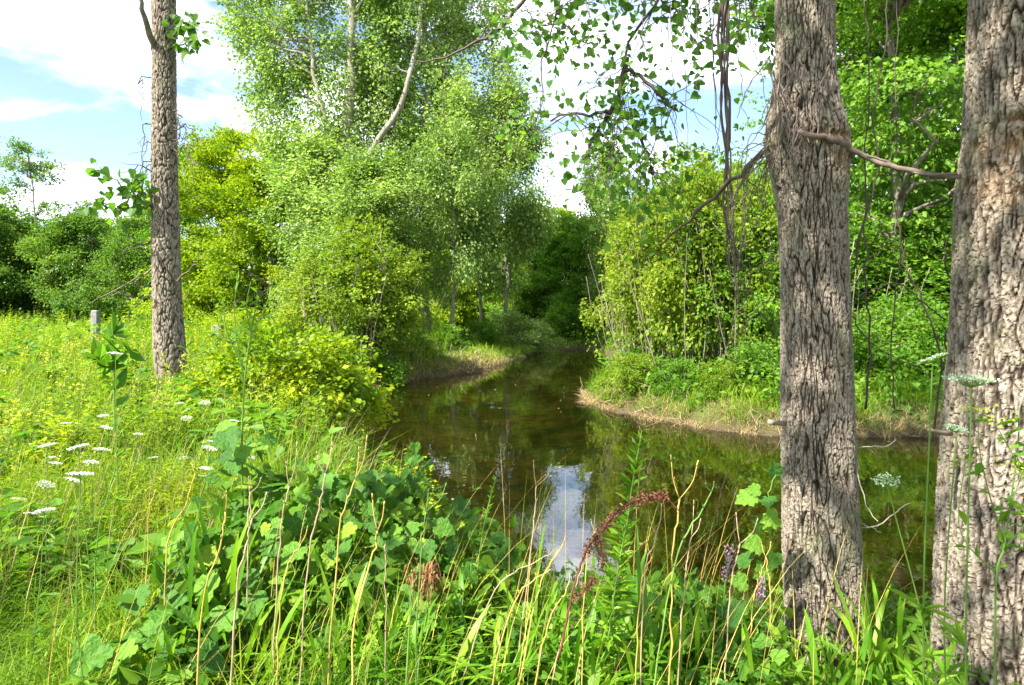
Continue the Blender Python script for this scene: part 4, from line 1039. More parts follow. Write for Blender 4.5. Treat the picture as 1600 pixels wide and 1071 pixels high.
def shore_points(n, i0, i1, d0, d1):
    """points beside the shoreline between two vertices"""
    P = SHORE[i0:i1 + 1]; seg = np.linalg.norm(np.diff(P, axis=0), axis=1); cum = np.concatenate([[0], np.cumsum(seg)])
    s = rng.uniform(0, cum[-1], n)
    x = np.interp(s, cum, P[:, 0]); y = np.interp(s, cum, P[:, 1])
    x = x + rng.normal(0, d1, n); y = y + rng.normal(0, d1, n)
    d = shore_d(x, y); ok = (d > d0) & (d < d1 * 1.6)
    return np.stack([x[ok], y[ok], ground_h(x[ok], y[ok]) - .02], -1)
mb = MB()
B = shore_points(20000, 24, 33, -.22, .45); B = B[noise(B[:, 0] * 1.6, B[:, 1] * 1.6, 2) > -.22]; B[:, 2] = np.maximum(B[:, 2], WATER - .05); n = len(B)
blades(mb, B, rng.uniform(.08, .34, n), rng.uniform(0, 6.28, n), rng.uniform(.3, 1.5, n), .010, 3, .6)
B = shore_points(4500, 12, 16, -.02, .55); n = len(B)
blades(mb, B, rng.uniform(.12, .4, n), rng.uniform(0, 6.28, n), rng.uniform(.3, 1.3, n), .018, 3, .5)
tag(mb.build('straw_fringe', M['straw']), 'flattened straw coloured dead grass along the pond banks', 'grass', kind='stuff')
mb = MB()
B = shore_points(30000, 22, 33, -.04, 1.5); B = B[noise(B[:, 0] * 1.3, B[:, 1] * 1.3, 8) > -.15]; n = len(B)
blades(mb, B, rng.uniform(.2, .75, n), rng.uniform(0, 6.28, n), rng.uniform(.1, .9, n), .014, 3, .35)
B = shore_points(7000, 8, 20, .05, 1.0); n = len(B)
blades(mb, B, rng.uniform(.2, .6, n), rng.uniform(0, 6.28, n), rng.uniform(.1, .9, n), .02, 3, .35)
tag(mb.build('bank_grass', M['grass']), 'green grass growing along the pond banks', 'grass', kind='stuff')
mb = MB()     # leafy ground cover on the wooded bank and in the wood
xs = rng.uniform(1.5, 24, 9000); ys = rng.uniform(11, 34, 9000); ok = shore_d(xs, ys) > .4
B = np.stack([xs, ys, ground_h(xs, ys)], -1)[ok]; n = len(B); k = 7
idx = np.repeat(np.arange(n), k)
P = B[idx] + rng.normal(0, .14, (n * k, 3)) * np.array([1, 1, 0]) + np.array([0, 0, 1]) * (rng.random((n * k, 1)) * .55)
leaves(mb, P, rand_unit(n * k), rand_unit(n * k, 1.6), .13, .09, 'rhomb')
tag(mb.build('wood_undergrowth', M['bushg']), 'leafy green undergrowth covering the floor of the right hand wood', 'undergrowth', kind='stuff')

# floating leaves and scum
n = 420; xs = rng.uniform(-3, 9, n); ys = 4.5 + 24 * rng.random(n) ** 1.4; dd = shore_d(xs, ys); ok = (dd < -.08) & ((dd > -.7) | (rng.random(n) < .12))
mb = MB(); n = ok.sum(); leaves(mb, np.stack([xs[ok], ys[ok], np.full(n, WATER + .006)], -1), rng.normal(size=(n, 3)) * np.array([1, 1, 0.001]), np.tile([0, 0, 1.0], (n, 1)), rng.uniform(.03, .08, n), .035, 'lance')
tag(mb.build('floating_leaves', M['straw']), 'fallen leaves floating on the pond along its edges', 'leaves', kind='stuff')
# sticks and roots on the right bank
b = MB()
for i in range(60):
    t_ = rng.uniform(24, 31); i_ = int(t_); q = SHORE[i_] * (1 - t_ + i_) + SHORE[i_ + 1] * (t_ - i_) + rng.normal(0, .2, 2)
    a = np.array([q[0], q[1], gz(q[0], q[1]) + .04]); limb(b, a, a + np.array([rng.normal(0, .3), rng.normal(-.1, .25), rng.uniform(-.15, .5)]), .006, .002, .1, 6, 4)
tag(b.build('bank_sticks', M['stalk_tan']), 'dead sticks lying along the edge of the right point', 'brushwood', kind='stuff')
# fallen sticks at the left bank
b = MB()
for i in range(34):
    x, y = W(700 + rng.uniform(-75, 70), 590, 21.5)[:2]
    y += rng.uniform(-1.2, 1.2); g = gz(x, y)
    a = np.array([x, y, g + .1]); limb(b, a, a + np.array([rng.normal(0, .5), rng.normal(-.1, .3), rng.uniform(-.2, .5)]), .014, .004, .1, 6, 4)
tag(b.build('brush_sticks', M['stalk_tan']), 'pale dead brushwood on the left bank at the water edge', 'brushwood', kind='stuff')

# ------------------------------------------------------------------ foreground
def vine_mound(name, lab, path_pts, n_leaf, Lr, stems=14, under=1400, uh=.8, slot=0):
    """path_pts: (px, py of the mound's top, Y, half width px): big lobed leaves over a dark leafy mass"""
    A = np.array(path_pts, float)
    e = empty(name, (0, 0, 0)); tag(e, lab, 'vine')
    t = rng.uniform(0, len(A) - 1, n_leaf); i = np.minimum(t.astype(int), len(A) - 2); u = (t - i)[:, None]
    a = A[i] * (1 - u) + A[i + 1] * u
    dY = rng.uniform(-.75, .5, n_leaf)
    Y = a[:, 2] + dY
    top = CAMZ - (a[:, 1] - HOR) / F * a[:, 2]
    x = X(a[:, 0] + rng.uniform(-1, 1, n_leaf) * a[:, 3], a[:, 2])
    g = ground_h(x, Y)
    fall = np.clip(-dY, 0, 1) * .75
    z = g + (top - g) * (1 - fall) * rng.uniform(.72, 1.03, n_leaf)
    P = np.stack([x, Y, z], -1)
    N = nrm(np.stack([rng.normal(-.1, .45, n_leaf), -.35 - .6 * fall + rng.normal(0, .4, n_leaf), np.ones(n_leaf)], -1))
    D = nrm(rng.normal(0, .7, (n_leaf, 3)) + np.array([0.1, -.35, -.35]))
    L = Lr * rng.uniform(.55, 1.25, n_leaf)
    leaf_objs(LOBED, P, D, N, L, e)
    b_ = MB()
    for q in range(stems):
        s = P[rng.integers(0, n_leaf)]
        base = np.array([s[0] + rng.normal(0, .12), s[1] + rng.uniform(0, .25), gz(s[0], s[1])])
        limb(b_, base, s, .005, .0025, 0.05, 9, 4, .05)
    b_.build('stems', M['stem'], e)['kind'] = 'stuff'
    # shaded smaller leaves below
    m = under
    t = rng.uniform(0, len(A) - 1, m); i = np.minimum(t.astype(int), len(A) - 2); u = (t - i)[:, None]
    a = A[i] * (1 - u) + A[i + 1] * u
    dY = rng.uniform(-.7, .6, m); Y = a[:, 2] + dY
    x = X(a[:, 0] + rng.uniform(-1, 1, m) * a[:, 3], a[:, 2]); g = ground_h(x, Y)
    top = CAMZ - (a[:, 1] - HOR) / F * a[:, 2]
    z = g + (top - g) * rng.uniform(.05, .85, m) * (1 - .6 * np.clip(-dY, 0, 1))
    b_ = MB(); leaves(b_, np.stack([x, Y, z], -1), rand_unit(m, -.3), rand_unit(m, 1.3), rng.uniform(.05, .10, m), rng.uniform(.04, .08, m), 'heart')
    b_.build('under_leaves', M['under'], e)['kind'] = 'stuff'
    return e

vine_mound('grape_vine', 'big leaved grape vine mounding up at centre left with the tallest pale leaves on top',
           [(335, 655, 3.5, 22), (375, 715, 3.4, 36), (365, 790, 3.3, 55), (350, 850, 3.2, 60)], 90, .115, 16, 700)
vine_mound('grape_vine', 'grape vine spreading over the centre foreground towards the water',
           [(430, 735, 3.5, 45), (520, 735, 3.6, 60), (610, 760, 3.7, 50), (700, 800, 3.7, 50), (790, 858, 3.6, 45)], 240, .092, 22, 1700)
vine_mound('grape_vine', 'grape vine tip with upright pale leaves standing against the brown water',
           [(600, 712, 3.95, 30), (645, 722, 3.95, 22)], 24, .10, 6, 120)
vine_mound('creeping_vine', 'low leafy vine along the bottom right in front of the middle trunk',
           [(1010, 960, 3.1, 40), (1090, 955, 3.1, 45), (1150, 965, 2.9, 45), (1230, 1040, 2.5, 50)], 60, .09, 10, 500)
vine_mound('creeping_vine', 'dark broad leaves low at the bottom left of the picture',
           [(150, 985, 2.6, 60), (250, 1000, 2.5, 60), (330, 1030, 2.4, 60)], 34, .12, 6, 300)

# vine climbing the left side of the middle trunk
cv = empty('climbing_vine', (0, 0, 0)); tag(cv, 'small leafy vine climbing the left side of the middle trunk', 'vine')
b = MB(); P = tw(b, [(1180, 1000, 3.0), (1195, 900, 3.05), (1205, 840, 3.1), (1200, 780, 3.1), (1215, 735, 3.12)], .004, .002, 20, 5, .004); b.build('stem', M['stem'], cv)
PP = np.array([W(px, py, 3.05) for px, py in ((1212, 742), (1186, 766), (1200, 778), (1214, 808), (1190, 822), (1204, 826), (1188, 850), (1172, 878), (1196, 905), (1176, 775), (1165, 910), (1210, 865))])
n = len(PP)
leaf_objs(LOBED, PP, nrm(rng.normal(0, .4, (n, 3)) + np.array([-.5, -.2, -.1])), nrm(rng.normal(0, .3, (n, 3)) + np.array([0, -.7, .8])), rng.uniform(.055, .095, n), cv)

# strap leaved clumps (each a thing, its long leaves its parts)
def strap_mesh(L, arch, w, seg=7):
    t = np.linspace(0, 1, seg + 1)
    y = L * (arch * t ** 1.7 * .8 + .1 * t); z = L * (t * (1 - .25 * arch) - arch * .62 * t ** 3)
    hw = w * .5 * (.65 + .6 * t - .2 * t ** 2) * np.clip((1 - t) * 3.0, .0, 1) ** .7
    V = []
    for i in range(seg + 1): V += [(-hw[i], y[i], z[i] + .25 * hw[i]), (0, y[i] + .0, z[i] - .1 * hw[i]), (hw[i], y[i], z[i] + .25 * hw[i])]
    f = []
    for i in range(seg):
        a = 3 * i; f += [(a, a + 1, a + 4, a + 3), (a + 1, a + 2, a + 5, a + 4)]
    mb_ = MB(); mb_.add(V, [np.array(f)]); return mb_.mesh('leaf', M['strap'], True)
STRAPS = [strap_mesh(.62, .35, .019), strap_mesh(.58, .6, .020), strap_mesh(.5, .85, .018), strap_mesh(.66, .2, .017), strap_mesh(.45, 1.0, .018)]
clumps = [(330, 1.0, 2.6, 'strap leaved clump under the left grape vine with tall upright blades', 26, 1.1), (395, 0, 2.45, 'strap leaved clump at the bottom just right of the broad lobed leaf', 24, .85),
          (455, 0, 2.75, 'strap leaved clump in the dark hollow below the grape vine', 24, 1.0), (520, 0, 2.4, 'arching strap leaved clump at the bottom left of centre', 26, .8),
          (590, 0, 2.65, 'arching strap leaved clump below the middle of the grape vine', 26, .8), (660, 0, 2.4, 'arching strap leaved clump at the bottom centre', 28, .75),
          (715, 0, 2.75, 'arching strap leaved clump beside the rusty dead foliage', 24, .75), (780, 0, 2.45, 'arching strap leaved clump at the bottom just right of centre', 28, .75),
          (850, 0, 2.7, 'strap leaved clump at the foot of the leaning dry stalks', 26, .85), (905, 0, 2.4, 'strap leaved clump below the rusty seed head', 26, .75),
          (965, 0, 2.7, 'strap leaved clump at the foot of the leafy spire', 26, .85), (1030, 0, 2.45, 'strap leaved clump below the forked yellow stalks', 24, .75),
          (1100, 0, 2.6, 'strap leaved clump left of the middle trunk base', 20, .75), (1200, 0, 2.45, 'small strap leaved clump right in front of the middle trunk base', 12, .6),
          (1370, 0, 2.5, 'strap leaved clump between the two near trunks at the bottom edge', 22, .75), (1300, 0, 2.35, 'strap leaved clump at the bottom right of the middle trunk base', 16, .6),
          (265, 0, 2.4, 'strap leaved clump at the bottom left behind the broad leaves', 20, .8), (1470, 0, 2.3, 'strap leaved clump at the foot of the right trunk', 14, .55)]
for px, _, Y, lab, nl, s in clumps:
    Y += .35; s *= 1.25; nl = int(nl * 1.8); x = X(px, Y); e = empty('strap_leaf_clump', (x, Y, gz(x, Y) - .02)); tag(e, lab, 'plant')
    for i in range(nl):
        o = link('leaf', STRAPS[rng.choice([0, 1, 1, 2, 2, 4, 3])if s < 1.3 else rng.choice([0, 3, 1])], e)
        a = rng.uniform(0, 6.28); o.location = (rng.normal(0, .05), rng.normal(0, .05), 0)
        o.rotation_euler = (rng.normal(0, .12), rng.normal(0, .1), a); q = s * rng.uniform(.7, 1.15); o.scale = (rng.uniform(1.0, 1.6), q, q)

# foreground filler: short leafy growth between the clumps
mb = MB()
xs = np.concatenate([rng.uniform(-1.6, 3.0, 5200), rng.uniform(3, 8, 3500)]); ys = rng.uniform(1.9, 4.6, 8700); ok = shore_d(xs, ys) > 0
B = np.stack([xs, ys, ground_h(xs, ys)], -1)[ok]; n = len(B)
P = B + np.stack([0 * xs[ok], 0 * xs[ok], rng.random(n) * .22], -1)
leaves(mb, P, rand_unit(n, .2), rand_unit(n, 1.3), rng.uniform(.03, .075, n), rng.uniform(.02, .05, n), 'heart')
B2 = B[:3000]; n2 = len(B2)
blades(mb, B2, rng.uniform(.12, .42, n2), rng.uniform(0, 6.28, n2), rng.uniform(.1, .9, n2), .007, 4, .3)
tag(mb.build('foreground_herbs', M['under']), 'low green herbs and grass blades filling the near bank', 'undergrowth', kind='stuff')
mb = MB()
xs = rng.uniform(-3.4, -1.2, 9000); ys = rng.uniform(2.2, 4.6, 9000)
B = np.stack([xs, ys, ground_h(xs, ys)], -1); n = len(B)
blades(mb, B, rng.uniform(.15, .5, n), rng.normal(-.6, 1.3, n), rng.uniform(.3, 1.1, n), .006, 4, rng.uniform(.3, .8, n))
tag(mb.build('fine_grass', M['grass']), 'fine arching sunny grass in the lower left corner', 'grass', kind='stuff')

mb = MB()     # thin dry stems between the strap leaves
xs = rng.uniform(-1.9, 1.5, 260); ys = rng.uniform(2.3, 3.9, 260); B = np.stack([xs, ys, ground_h(xs, ys)], -1)
blades(mb, B, rng.uniform(.4, .95, 260), rng.normal(.2, .8, 260), rng.uniform(.05, .6, 260), .004, 4, .03)
tag(mb.build('dry_stems', M['stalk']), 'thin yellow dry stems standing among the strap leaves', 'stems', kind='stuff')
# Queen Anne's lace and other umbels
def umbel(name, lab, px, py, w, mat=None, Y=None, lean=(0, 0), group=None, tiltz=0.0, base=None):
    Y = Y or .092 * F / w
    R = .86 * w / F * Y / 2
    c = W(px, py, Y)
    bx, by = (c[0] + lean[0], c[1] + lean[1]) if base is None else base
    g = gz(bx, by)
    e = empty(name, (bx, by, g)); tag(e, lab, 'flower', group)
    o_ = np.array([bx, by, g])
    b_ = MB()
    mid_ = (c - o_) * .5 + np.array([rng.normal(0, .03), rng.normal(0, .03), .03])
    P = smooth_path([np.zeros(3), mid_, c - o_ - np.array([0, 0, R * .45])], 12); tube(b_, P, np.linspace(.003, .0018, 12), 5)
    top = P[-1]; n = 26
    r = np.sqrt((np.arange(n) + .5) / n); a = np.arange(n) * 2.39996
    tips = np.stack([r * np.cos(a) * R, r * np.sin(a) * R, R * .45 - .10 * R * r ** 2 + rng.normal(0, .02 * R, n)], -1) + top
    tl = rng.normal(0, .22, 2); tips[:, 2] += (tips[:, 0] - top[0]) * tl[0] + (tips[:, 1] - top[1]) * (tl[1] - .12)
    for q in tips: tube(b_, np.array([top, (top + q) / 2 + np.array([0, 0, -.05 * R]), q]), .0008, 3)
    b_.build('stem', M['stem'], e)
    f = MB(); k = 11
    idx = np.repeat(np.arange(n), k)
    off = rng.normal(0, .075 * R, (n * k, 3)) * np.array([1, 1, .4])
    leaves(f, tips[idx] + off, rand_unit(n * k), rand_unit(n * k, 3), .11 * R, .11 * R, 'rhomb')
    f.build('flower_head', mat or M['white'], e)
    lf = MB(); k = 26
    tt = rng.uniform(.1, .6, k); az = rng.uniform(0, 6.28, k)
    pp = np.array([P[int(t_ * 11)] for t_ in tt])
    leaves(lf, pp, np.stack([np.cos(az), np.sin(az), rng.uniform(.1, .8, k)], -1), rand_unit(k, 2), rng.uniform(.04, .10, k), .016, 'lance')
    lf.build('leaves', M['bushg'], e)['kind'] = 'stuff'
U = [(283, 331, 34, 'white lace flower uppermost in the row left of the centre meadow'), (291, 363, 36, 'white lace flower just below the uppermost one in the meadow'), (180, 352, 32, 'small white lace flower high on the left among the weeds'),
     (377, 382, 30, 'small white lace flower right of the upper pair in the meadow'), (130, 411, 48, 'wide white lace flower at the upper left of the flower drift'), (214, 415, 58, 'wide white lace flower at the top of the thick of the drift'),
     (278, 423, 48, 'tilted white lace flower right of the thick of the drift'), (147, 444, 36, 'white lace flower stacked between two others on the left of the drift'), (153, 461, 38, 'white lace flower close beneath another on the left of the drift'),
     (250, 458, 44, 'white lace flower just above and right of the largest one'), (220, 489, 76, 'largest white lace flower in the middle of the meadow drift'), (203, 507, 46, 'white lace flower tucked directly beneath the largest one'),
     (126, 519, 46, 'white lace flower standing alone left of the largest one'), (420, 446, 28, 'small pale lace flower alone in the grass right of the drift'), (575, 420, 44, 'white lace flower behind the grape vine top on its left'),
     (585, 402, 36, 'small white lace flower above the one behind the grape vine top'), (565, 475, 40, 'bright lace flower beside the grape vine stems'), (560, 497, 34, 'bright lace flower lowest beside the grape vine stems'),
     (500, 447, 30, 'faint lace flower in the grass left of the grape vine'), (510, 338, 34, 'white lace flower near the foot of the slender trunk'), (560, 295, 32, 'white lace flower right of the foot of the slender trunk'),
     (490, 298, 28, 'small white lace flower right at the foot of the slender trunk'), (122, 590, 62, 'wide white lace flower at the lower left of the meadow drift'), (88, 600, 44, 'white lace flower overlapping the wide lower left one'),
     (50, 559, 40, 'white lace flower near the left edge above the lowest ones'), (15, 580, 40, 'white lace flower at the very left edge of the picture'), (45, 594, 36, 'dim white lace flower by the left edge beside the lowest ones'),
     (303, 605, 32, 'small white lace flower low in the grass right of the drift'), (316, 160, 44, 'pale lace flower far back beside the dark leafy plant'), (680, 444, 40, 'white lace flower half hidden in the grape leaves'),
     (115, 655, 34, 'small white lace flower lowest of all in the left grass'), (640, 345, 30, 'small white lace flower behind the tall forked green plant')]
for cx_, cy_, w_, lab in U:
    umbel('lace_flower', lab, cx_ / 1.752, 460 + cy_ / 1.752, w_ / 1.752, lean=(rng.normal(0, .06), rng.uniform(-.02, .1)))
umbel('lace_flower', 'large pale green umbel in front of the right trunk', 1518, 590, 82, M['umbelg'], 1.5, (.10, .15))
umbel('lace_flower', 'pale green umbel left of the right trunk above the water', 1457, 558, 46, M['umbelg'], 1.7, (.12, .2))
umbel('lace_flower', 'small pale umbel lowest on the face of the right trunk', 1494, 668, 40, M['umbelg'], 1.8, (.10, .1))
umbel('lace_flower', 'white umbel on a long curved stem over the dark water between the near trunks', 1386, 749, 48, M['umbelg'], 2.0, (.34, .2))

# yellow flowered forked stems in front of the right trunk
def forked_plant(name, lab, cat, main, forks, mat, fl=None, lm=None, r=.004, nleaf=30, leafL=.08, flat=.2):
    p0 = W(*main[0]); g = gz(p0[0], p0[1]); e = empty(name, (p0[0], p0[1], g)); tag(e, lab, cat)
    o_ = np.array([p0[0], p0[1], g]); b_ = MB()
    pts = [np.zeros(3)] + [W(*q) - o_ for q in main[1:]]
    P = smooth_path(pts, 16); tube(b_, P, np.linspace(r, r * .45, 16), 6)
    S = [P]
    f = MB()
    for fk in forks:
        q = smooth_path([W(*v) - o_ for v in fk], 10); tube(b_, q, np.linspace(r * .6, r * .25, 10), 5); S.append(q)
        if fl is not None:
            n = 34; leaves(f, q[-1] + rng.normal(0, .022, (n, 3)) * np.array([1, 1, .35]), rand_unit(n), rand_unit(n, 2), .009, .009, 'rhomb')
    b_.build('stem', mat, e, True)
    if fl is not None and forks: f.build('flower_heads', fl, e)['kind'] = 'stuff'
    if nleaf:
        A = np.concatenate(S); i = rng.integers(0, len(A), nleaf)
        lf = MB(); leaves(lf, A[i], rand_unit(nleaf, .3), rand_unit(nleaf, 2), rng.uniform(.5, 1.2, nleaf) * leafL, leafL * flat, 'lance')
        lf.build('leaves', lm or M['bushg'], e)['kind'] = 'stuff'
    return e
forked_plant('wild_parsnip', 'yellow flowered parsnip with branching stems at the right edge before the right trunk', 'plant',
             [(1560, 1100, 1.7), (1555, 950, 1.7), (1570, 850, 1.7), (1590, 700, 1.7), (1592, 640, 1.7)],
             [[(1570, 850, 1.7), (1545, 770, 1.7), (1530, 700, 1.7), (1528, 640, 1.7)], [(1575, 800, 1.7), (1590, 760, 1.7), (1600, 730, 1.7)], [(1560, 900, 1.7), (1500, 830, 1.7), (1508, 720, 1.75)], [(1588, 720, 1.7), (1565, 680, 1.7), (1550, 655, 1.7)], [(1568, 860, 1.7), (1600, 820, 1.65), (1602, 795, 1.65)]],
             M['stem'], M['yellow'], None, .0032, 44, .05, .4)
forked_plant('wild_parsnip', 'tall forked green plant rising above the grape vine at left', 'plant',
             [(385, 900, 3.6), (378, 720, 3.6), (382, 600, 3.6), (392, 520, 3.6), (402, 470, 3.6)],
             [[(382, 600, 3.6), (372, 545, 3.6), (366, 490, 3.6), (370, 440, 3.6)], [(390, 530, 3.6), (415, 480, 3.6), (430, 430, 3.6)], [(384, 580, 3.6), (355, 520, 3.6), (348, 470, 3.6)], [(396, 500, 3.6), (425, 490, 3.6), (440, 460, 3.6)],
              [(380, 650, 3.6), (330, 590, 3.6), (290, 545, 3.6)], [(392, 520, 3.6), (385, 480, 3.6), (392, 440, 3.6)]], M['stem'], None, None, .0062, 60, .07, .25)
forked_plant('broad_leaf_weed', 'single dark leafy plant standing in the meadow between the post and the grey trunk', 'plant',
             [(180, 640, 6.5), (178, 560, 6.5), (176, 520, 6.5)], [[(178, 580, 6.5), (150, 560, 6.5)], [(178, 560, 6.5), (205, 545, 6.5)]], M['stem'], None, M['dark'], .008, 46, .22, .5)

# dry stalks: daylily scapes with forked tips
def stalk(lab, pts, mat, r=.0042, fork=None, name='dry_stalk'):
    p0 = W(*pts[0]); g = gz(p0[0], p0[1]); e = np.array([p0[0], p0[1], g]); b_ = MB(); r *= .75
    P = smooth_path([np.zeros(3)] + [W(*q) - e for q in pts[1:]], 18); P[1:-1] += rng.normal(0, .0025, (16, 3)); tube(b_, P, np.linspace(r, r * .7, 18) * rng.uniform(.85, 1.2, 18), 6)
    if fork:
        for dx, dy in fork:
            q0 = P[-1]; Y = pts[-1][2]
            q2 = q0 + np.array([dx / F * Y, rng.normal(0, .01), -dy / F * Y]); q1 = (q0 + q2) / 2 + np.array([dx * .25 / F * Y, 0, 0])
            tube(b_, smooth_path([q0, q1, q2], 6), np.linspace(r * .6, r * .45, 6), 5)
            tube(b_, np.array([q2, q2 + (q2 - q1) * .35]), [r * .9, r * .5], 5)
    for q in range(5):
        i_ = rng.integers(8, 17); d_ = rand_unit(1)[0] * .006; tube(b_, np.array([P[i_], P[i_] + d_ + np.array([0, 0, .014])]), [r * .8, r * .2], 4)
    o = b_.build(name, mat, None, True); o.location = e
    tag(o, lab, 'stalk')
T, Yw, Gs = M['stalk_tan'], M['stalk'], M['stem']
for lab, pts, mat, r, fk in (
        ('yellow dry stalk with a wide forked tip against the dark water', [(1042, 1040, 2.5), (1050, 900, 2.5), (1062, 780, 2.5)], Yw, .005, [(-14, -60), (26, -52), (-8, -30)]),
        ('long green yellow stalk leaning right and ending in a yellow tip', [(1000, 1071, 2.3), (1050, 900, 2.35), (1112, 768, 2.4)], Gs, .0045, [(3, -14), (-10, -12)]),
        ('tan forked stalk just left of the tall forked yellow one', [(1000, 1000, 2.6), (1005, 920, 2.6), (1025, 835, 2.6)], T, .0042, [(-10, -30), (10, -40)]),
        ('yellow lower stalk paired with the tan forked stalk', [(990, 1010, 2.6), (1000, 930, 2.6), (1018, 870, 2.6)], Yw, .0038, [(-6, -22)]),
        ('pale orange stalk rising right of the wide forked one', [(1055, 1010, 2.55), (1068, 930, 2.55), (1080, 840, 2.55)], T, .004, [(4, -50), (14, -25)]),
        ('tan wide forked stalk right of the purple flower', [(1130, 1000, 2.7), (1140, 930, 2.7), (1156, 850, 2.7)], T, .004, [(-3, -40), (26, -34)]),
        ('orange stalk beside the climbing vine at the middle trunk', [(1208, 1010, 2.8), (1203, 930, 2.8), (1196, 870, 2.8)], Yw, .004, [(-4, -18), (8, -20)]),
        ('yellow stalk leaning left of the climbing vine', [(1165, 1000, 2.8), (1178, 940, 2.8), (1190, 890, 2.8)], Yw, .0036, [(6, -16)]),
        ('tan stalk leaning right in front of the sky reflection', [(850, 1010, 2.7), (895, 930, 2.7), (925, 860, 2.7)], T, .004, [(6, -30), (-5, -28)]),
        ('thin tan stalk with a curled tip left of the sky reflection', [(800, 980, 2.8), (830, 850, 2.8), (838, 760, 2.8)], T, .0036, [(-4, -35), (22, -30)]),
        ('yellow stalk leaning steeply right across the lower centre', [(790, 1030, 2.5), (840, 930, 2.55), (880, 850, 2.6)], Yw, .0042, [(4, -18)]),
        ('orange stalk leaning right beneath the grape vine end', [(745, 1040, 2.5), (800, 950, 2.5), (860, 890, 2.5)], Yw, .004, None),
        ('tan long stalk lying almost flat towards the water', [(700, 990, 2.7), (770, 930, 2.7), (850, 870, 2.7)], T, .0034, [(12, -8)]),
        ('yellow stalk at the bottom centre leaning right', [(815, 1060, 2.4), (850, 1000, 2.4), (885, 920, 2.4)], Yw, .004, [(6, -18)]),
        ('thin yellow stalk just left of the leafy spire', [(905, 1020, 2.5), (915, 900, 2.5), (930, 830, 2.5)], Yw, .0036, [(-6, -16)]),
        ('thin dark green stem standing alone in the left grass', [(150, 950, 2.9), (152, 850, 2.9), (178, 740, 2.95), (185, 700, 2.95)], Gs, .004, None),
        ('orange stalk rising through the left grass towards the vine', [(250, 960, 2.8), (262, 860, 2.8), (290, 790, 2.8), (305, 740, 2.8)], Yw, .0045, [(-4, -16)]),
        ('thin yellow stalk in the grass left of the grape vine', [(222, 900, 3.0), (232, 820, 3.0), (243, 765, 3.0)], Yw, .0034, None),
        ('tallest pink tan stalk in front of the left grape leaves', [(350, 1071, 2.2), (368, 950, 2.2), (385, 850, 2.2), (394, 810, 2.2)], T, .0048, [(-5, -42), (20, -34)]),
        ('orange leaning stalk at the bottom left of centre', [(540, 1071, 2.1), (555, 980, 2.15), (580, 880, 2.2), (590, 830, 2.2)], Yw, .005, [(-8, -50), (10, -40)]),
        ('pink orange stalk crossing the grape vine left of centre', [(460, 1000, 2.5), (480, 900, 2.5), (500, 790, 2.5), (508, 740, 2.5)], T, .0045, [(-12, -30), (10, -42)]),
        ('yellow stalk crossing the grape vine near its top', [(505, 960, 2.6), (530, 840, 2.6), (555, 750, 2.6)], Yw, .0045, [(6, -45), (18, -60)]),
        ('pink forked stalk over the left edge of the grape vine', [(425, 950, 2.6), (435, 860, 2.6), (452, 760, 2.6)], T, .0042, [(-4, -34), (12, -60)]),
        ('pale forked stalk rising from the upper left vine leaves', [(385, 880, 2.9), (388, 820, 2.9), (392, 770, 2.9)], T, .004, [(-3, -22), (14, -20)]),
        ('green stalk with a pale forked tip above the vine centre', [(645, 1000, 2.6), (655, 900, 2.6), (665, 800, 2.6)], Gs, .0042, [(4, -30), (30, -38)]),
        ('thin tan stalk standing in the dark of the vine hollow', [(602, 990, 2.6), (603, 920, 2.6), (602, 850, 2.6)], T, .003, None),
        ('dark green stalk leaning right from the bottom edge', [(625, 1085, 2.0), (640, 980, 2.05), (655, 880, 2.1)], Gs, .0042, None),
        ('orange stalk at the far left of the strap leaves', [(300, 1071, 2.3), (315, 960, 2.3), (345, 850, 2.3), (352, 800, 2.3)], Yw, .0045, [(4, -30)]),
        ('yellow stalk standing between the two left strap clumps', [(425, 1040, 2.4), (440, 930, 2.4), (470, 850, 2.4)], Yw, .004, [(8, -22)])):
    stalk(lab, pts, mat, r, fk)

# curly dock with an arching rusty seed head
dk = empty('curly_dock', (0, 0, 0)); tag(dk, 'rusty brown seed head arching over the water in the centre right foreground', 'plant')
b = MB(); P = tw(b, [(872, 1030, 2.35), (890, 950, 2.35), (905, 890, 2.35), (930, 840, 2.35), (965, 800, 2.35), (1005, 778, 2.35), (1040, 778, 2.35), (1064, 800, 2.35)], .0045, .002, 40, 6, .002)
P2 = tw(b, [(930, 840, 2.35), (940, 860, 2.3), (942, 890, 2.3)], .002, .001, 10, 5); P3 = tw(b, [(895, 935, 2.35), (915, 920, 2.35), (928, 905, 2.35)], .002, .001, 10, 5)
b.build('stem', M['rust'], dk, True)
A = np.concatenate([P[14:34], P[14:34], P2, P3]); n = 1300; i = rng.integers(0, len(A), n); c_ = A[i] + rng.normal(0, .009, (n, 3))
b = MB(); leaves(b, c_, rand_unit(n, -.5), rand_unit(n), rng.uniform(.006, .011, n), .008, 'rhomb'); b.build('seeds', M['rust'], dk)['kind'] = 'stuff'

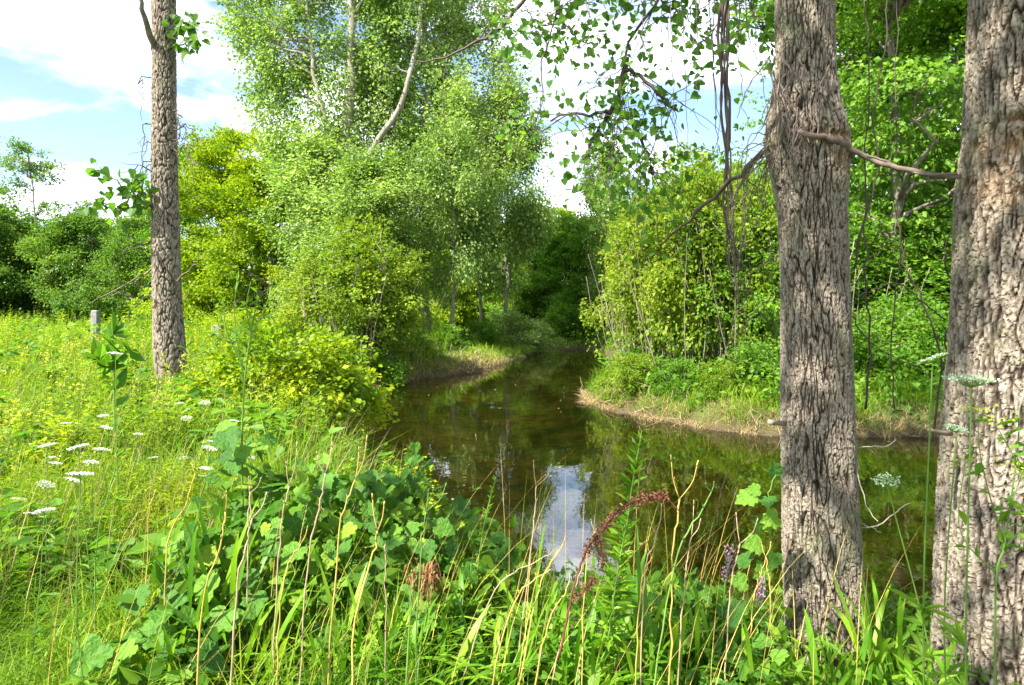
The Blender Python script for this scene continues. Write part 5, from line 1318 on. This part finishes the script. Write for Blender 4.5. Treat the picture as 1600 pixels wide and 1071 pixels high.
# leafy spire
def spire(name, lab, x0, y0, x1, y1, Y, n, L, wd, mat, cat='plant', flower=None):
    e = empty(name, (0, 0, 0)); tag(e, lab, cat)
    b_ = MB(); P = tw(b_, [(x0, y0, Y), ((x0 + x1) / 2 - 4, (y0 + y1) / 2, Y), (x1, y1, Y)], .004, .002, 24, 6, .002); b_.build('stem', M['stem'], e)
    t = np.sort(rng.random(n)); q = np.array([P[int(v * 23)] for v in t]); az = rng.uniform(0, 6.28, n)
    D = np.stack([np.cos(az), np.sin(az), .1 + .9 * t], -1)
    leaf_objs(mat, q, D, rand_unit(n, 2), L * (1.15 - .55 * t) * rng.uniform(.7, 1.1, n), e)
    if flower:
        f = MB(); m_ = 130; c = P[16:][rng.integers(0, 8, m_)] + rng.normal(0, .011, (m_, 3)); leaves(f, c, rand_unit(m_), rand_unit(m_), .010, .008, 'rhomb'); f.build('flower_spike', flower, e)['kind'] = 'stuff'
spire('leafy_spire', 'tall narrow leafed green plant standing before the pond right of the sky reflection', 955, 1000, 1003, 672, 2.8, 130, .10, .2, LANCE)
spire('leafy_spire', 'shorter leafy plant at the foot of the tall narrow leafed one', 950, 1010, 985, 790, 2.75, 70, .10, .2, LANCE)
spire('loosestrife', 'purple flower spike against the dark water left of the middle trunk', 1128, 1000, 1143, 855, 2.9, 24, .05, .2, LANCE, 'flower', M['purple'])
spire('loosestrife', 'dim purple flower spike nearest the middle trunk', 1180, 1010, 1192, 905, 3.0, 20, .05, .2, LANCE, 'flower', M['purple'])
spire('leafy_spire', 'pale feathery plant tip left of the sky reflection', 745, 900, 775, 745, 3.4, 60, .05, .2, LANCE)
# green reeds by the sky reflection
b = MB(); B = np.array([W(px, 900, 3.6) for px in rng.uniform(790, 850, 16)]); B[:, 2] = ground_h(B[:, 0], B[:, 1])
blades(b, B, rng.uniform(.55, .95, 16), rng.uniform(-.4, .4, 16), rng.uniform(.05, .3, 16), .008, 6, .02)
tag(b.build('reed_blades', M['grass']), 'thin upright green reeds in front of the sky reflection', 'reeds', kind='stuff')
# rusty dead foliage in the vine hollow
b = MB(); n = 120; c_ = W(662, 905, 3.0) + rng.normal(0, .035, (n, 3)) * np.array([1, 1, .5]); blades(b, c_, rng.uniform(.06, .2, n), rng.uniform(0, 6.28, n), rng.uniform(.1, .45, n), .009, 5, rng.uniform(1.3, 2.2, n))
tag(b.build('dead_foliage', plain_mat('rust_leaf', (.09, .035, .015), (.26, .13, .05), 20)), 'rusty dried leaves bunched in the dark hollow under the grape vine', 'dead leaves', kind='stuff')
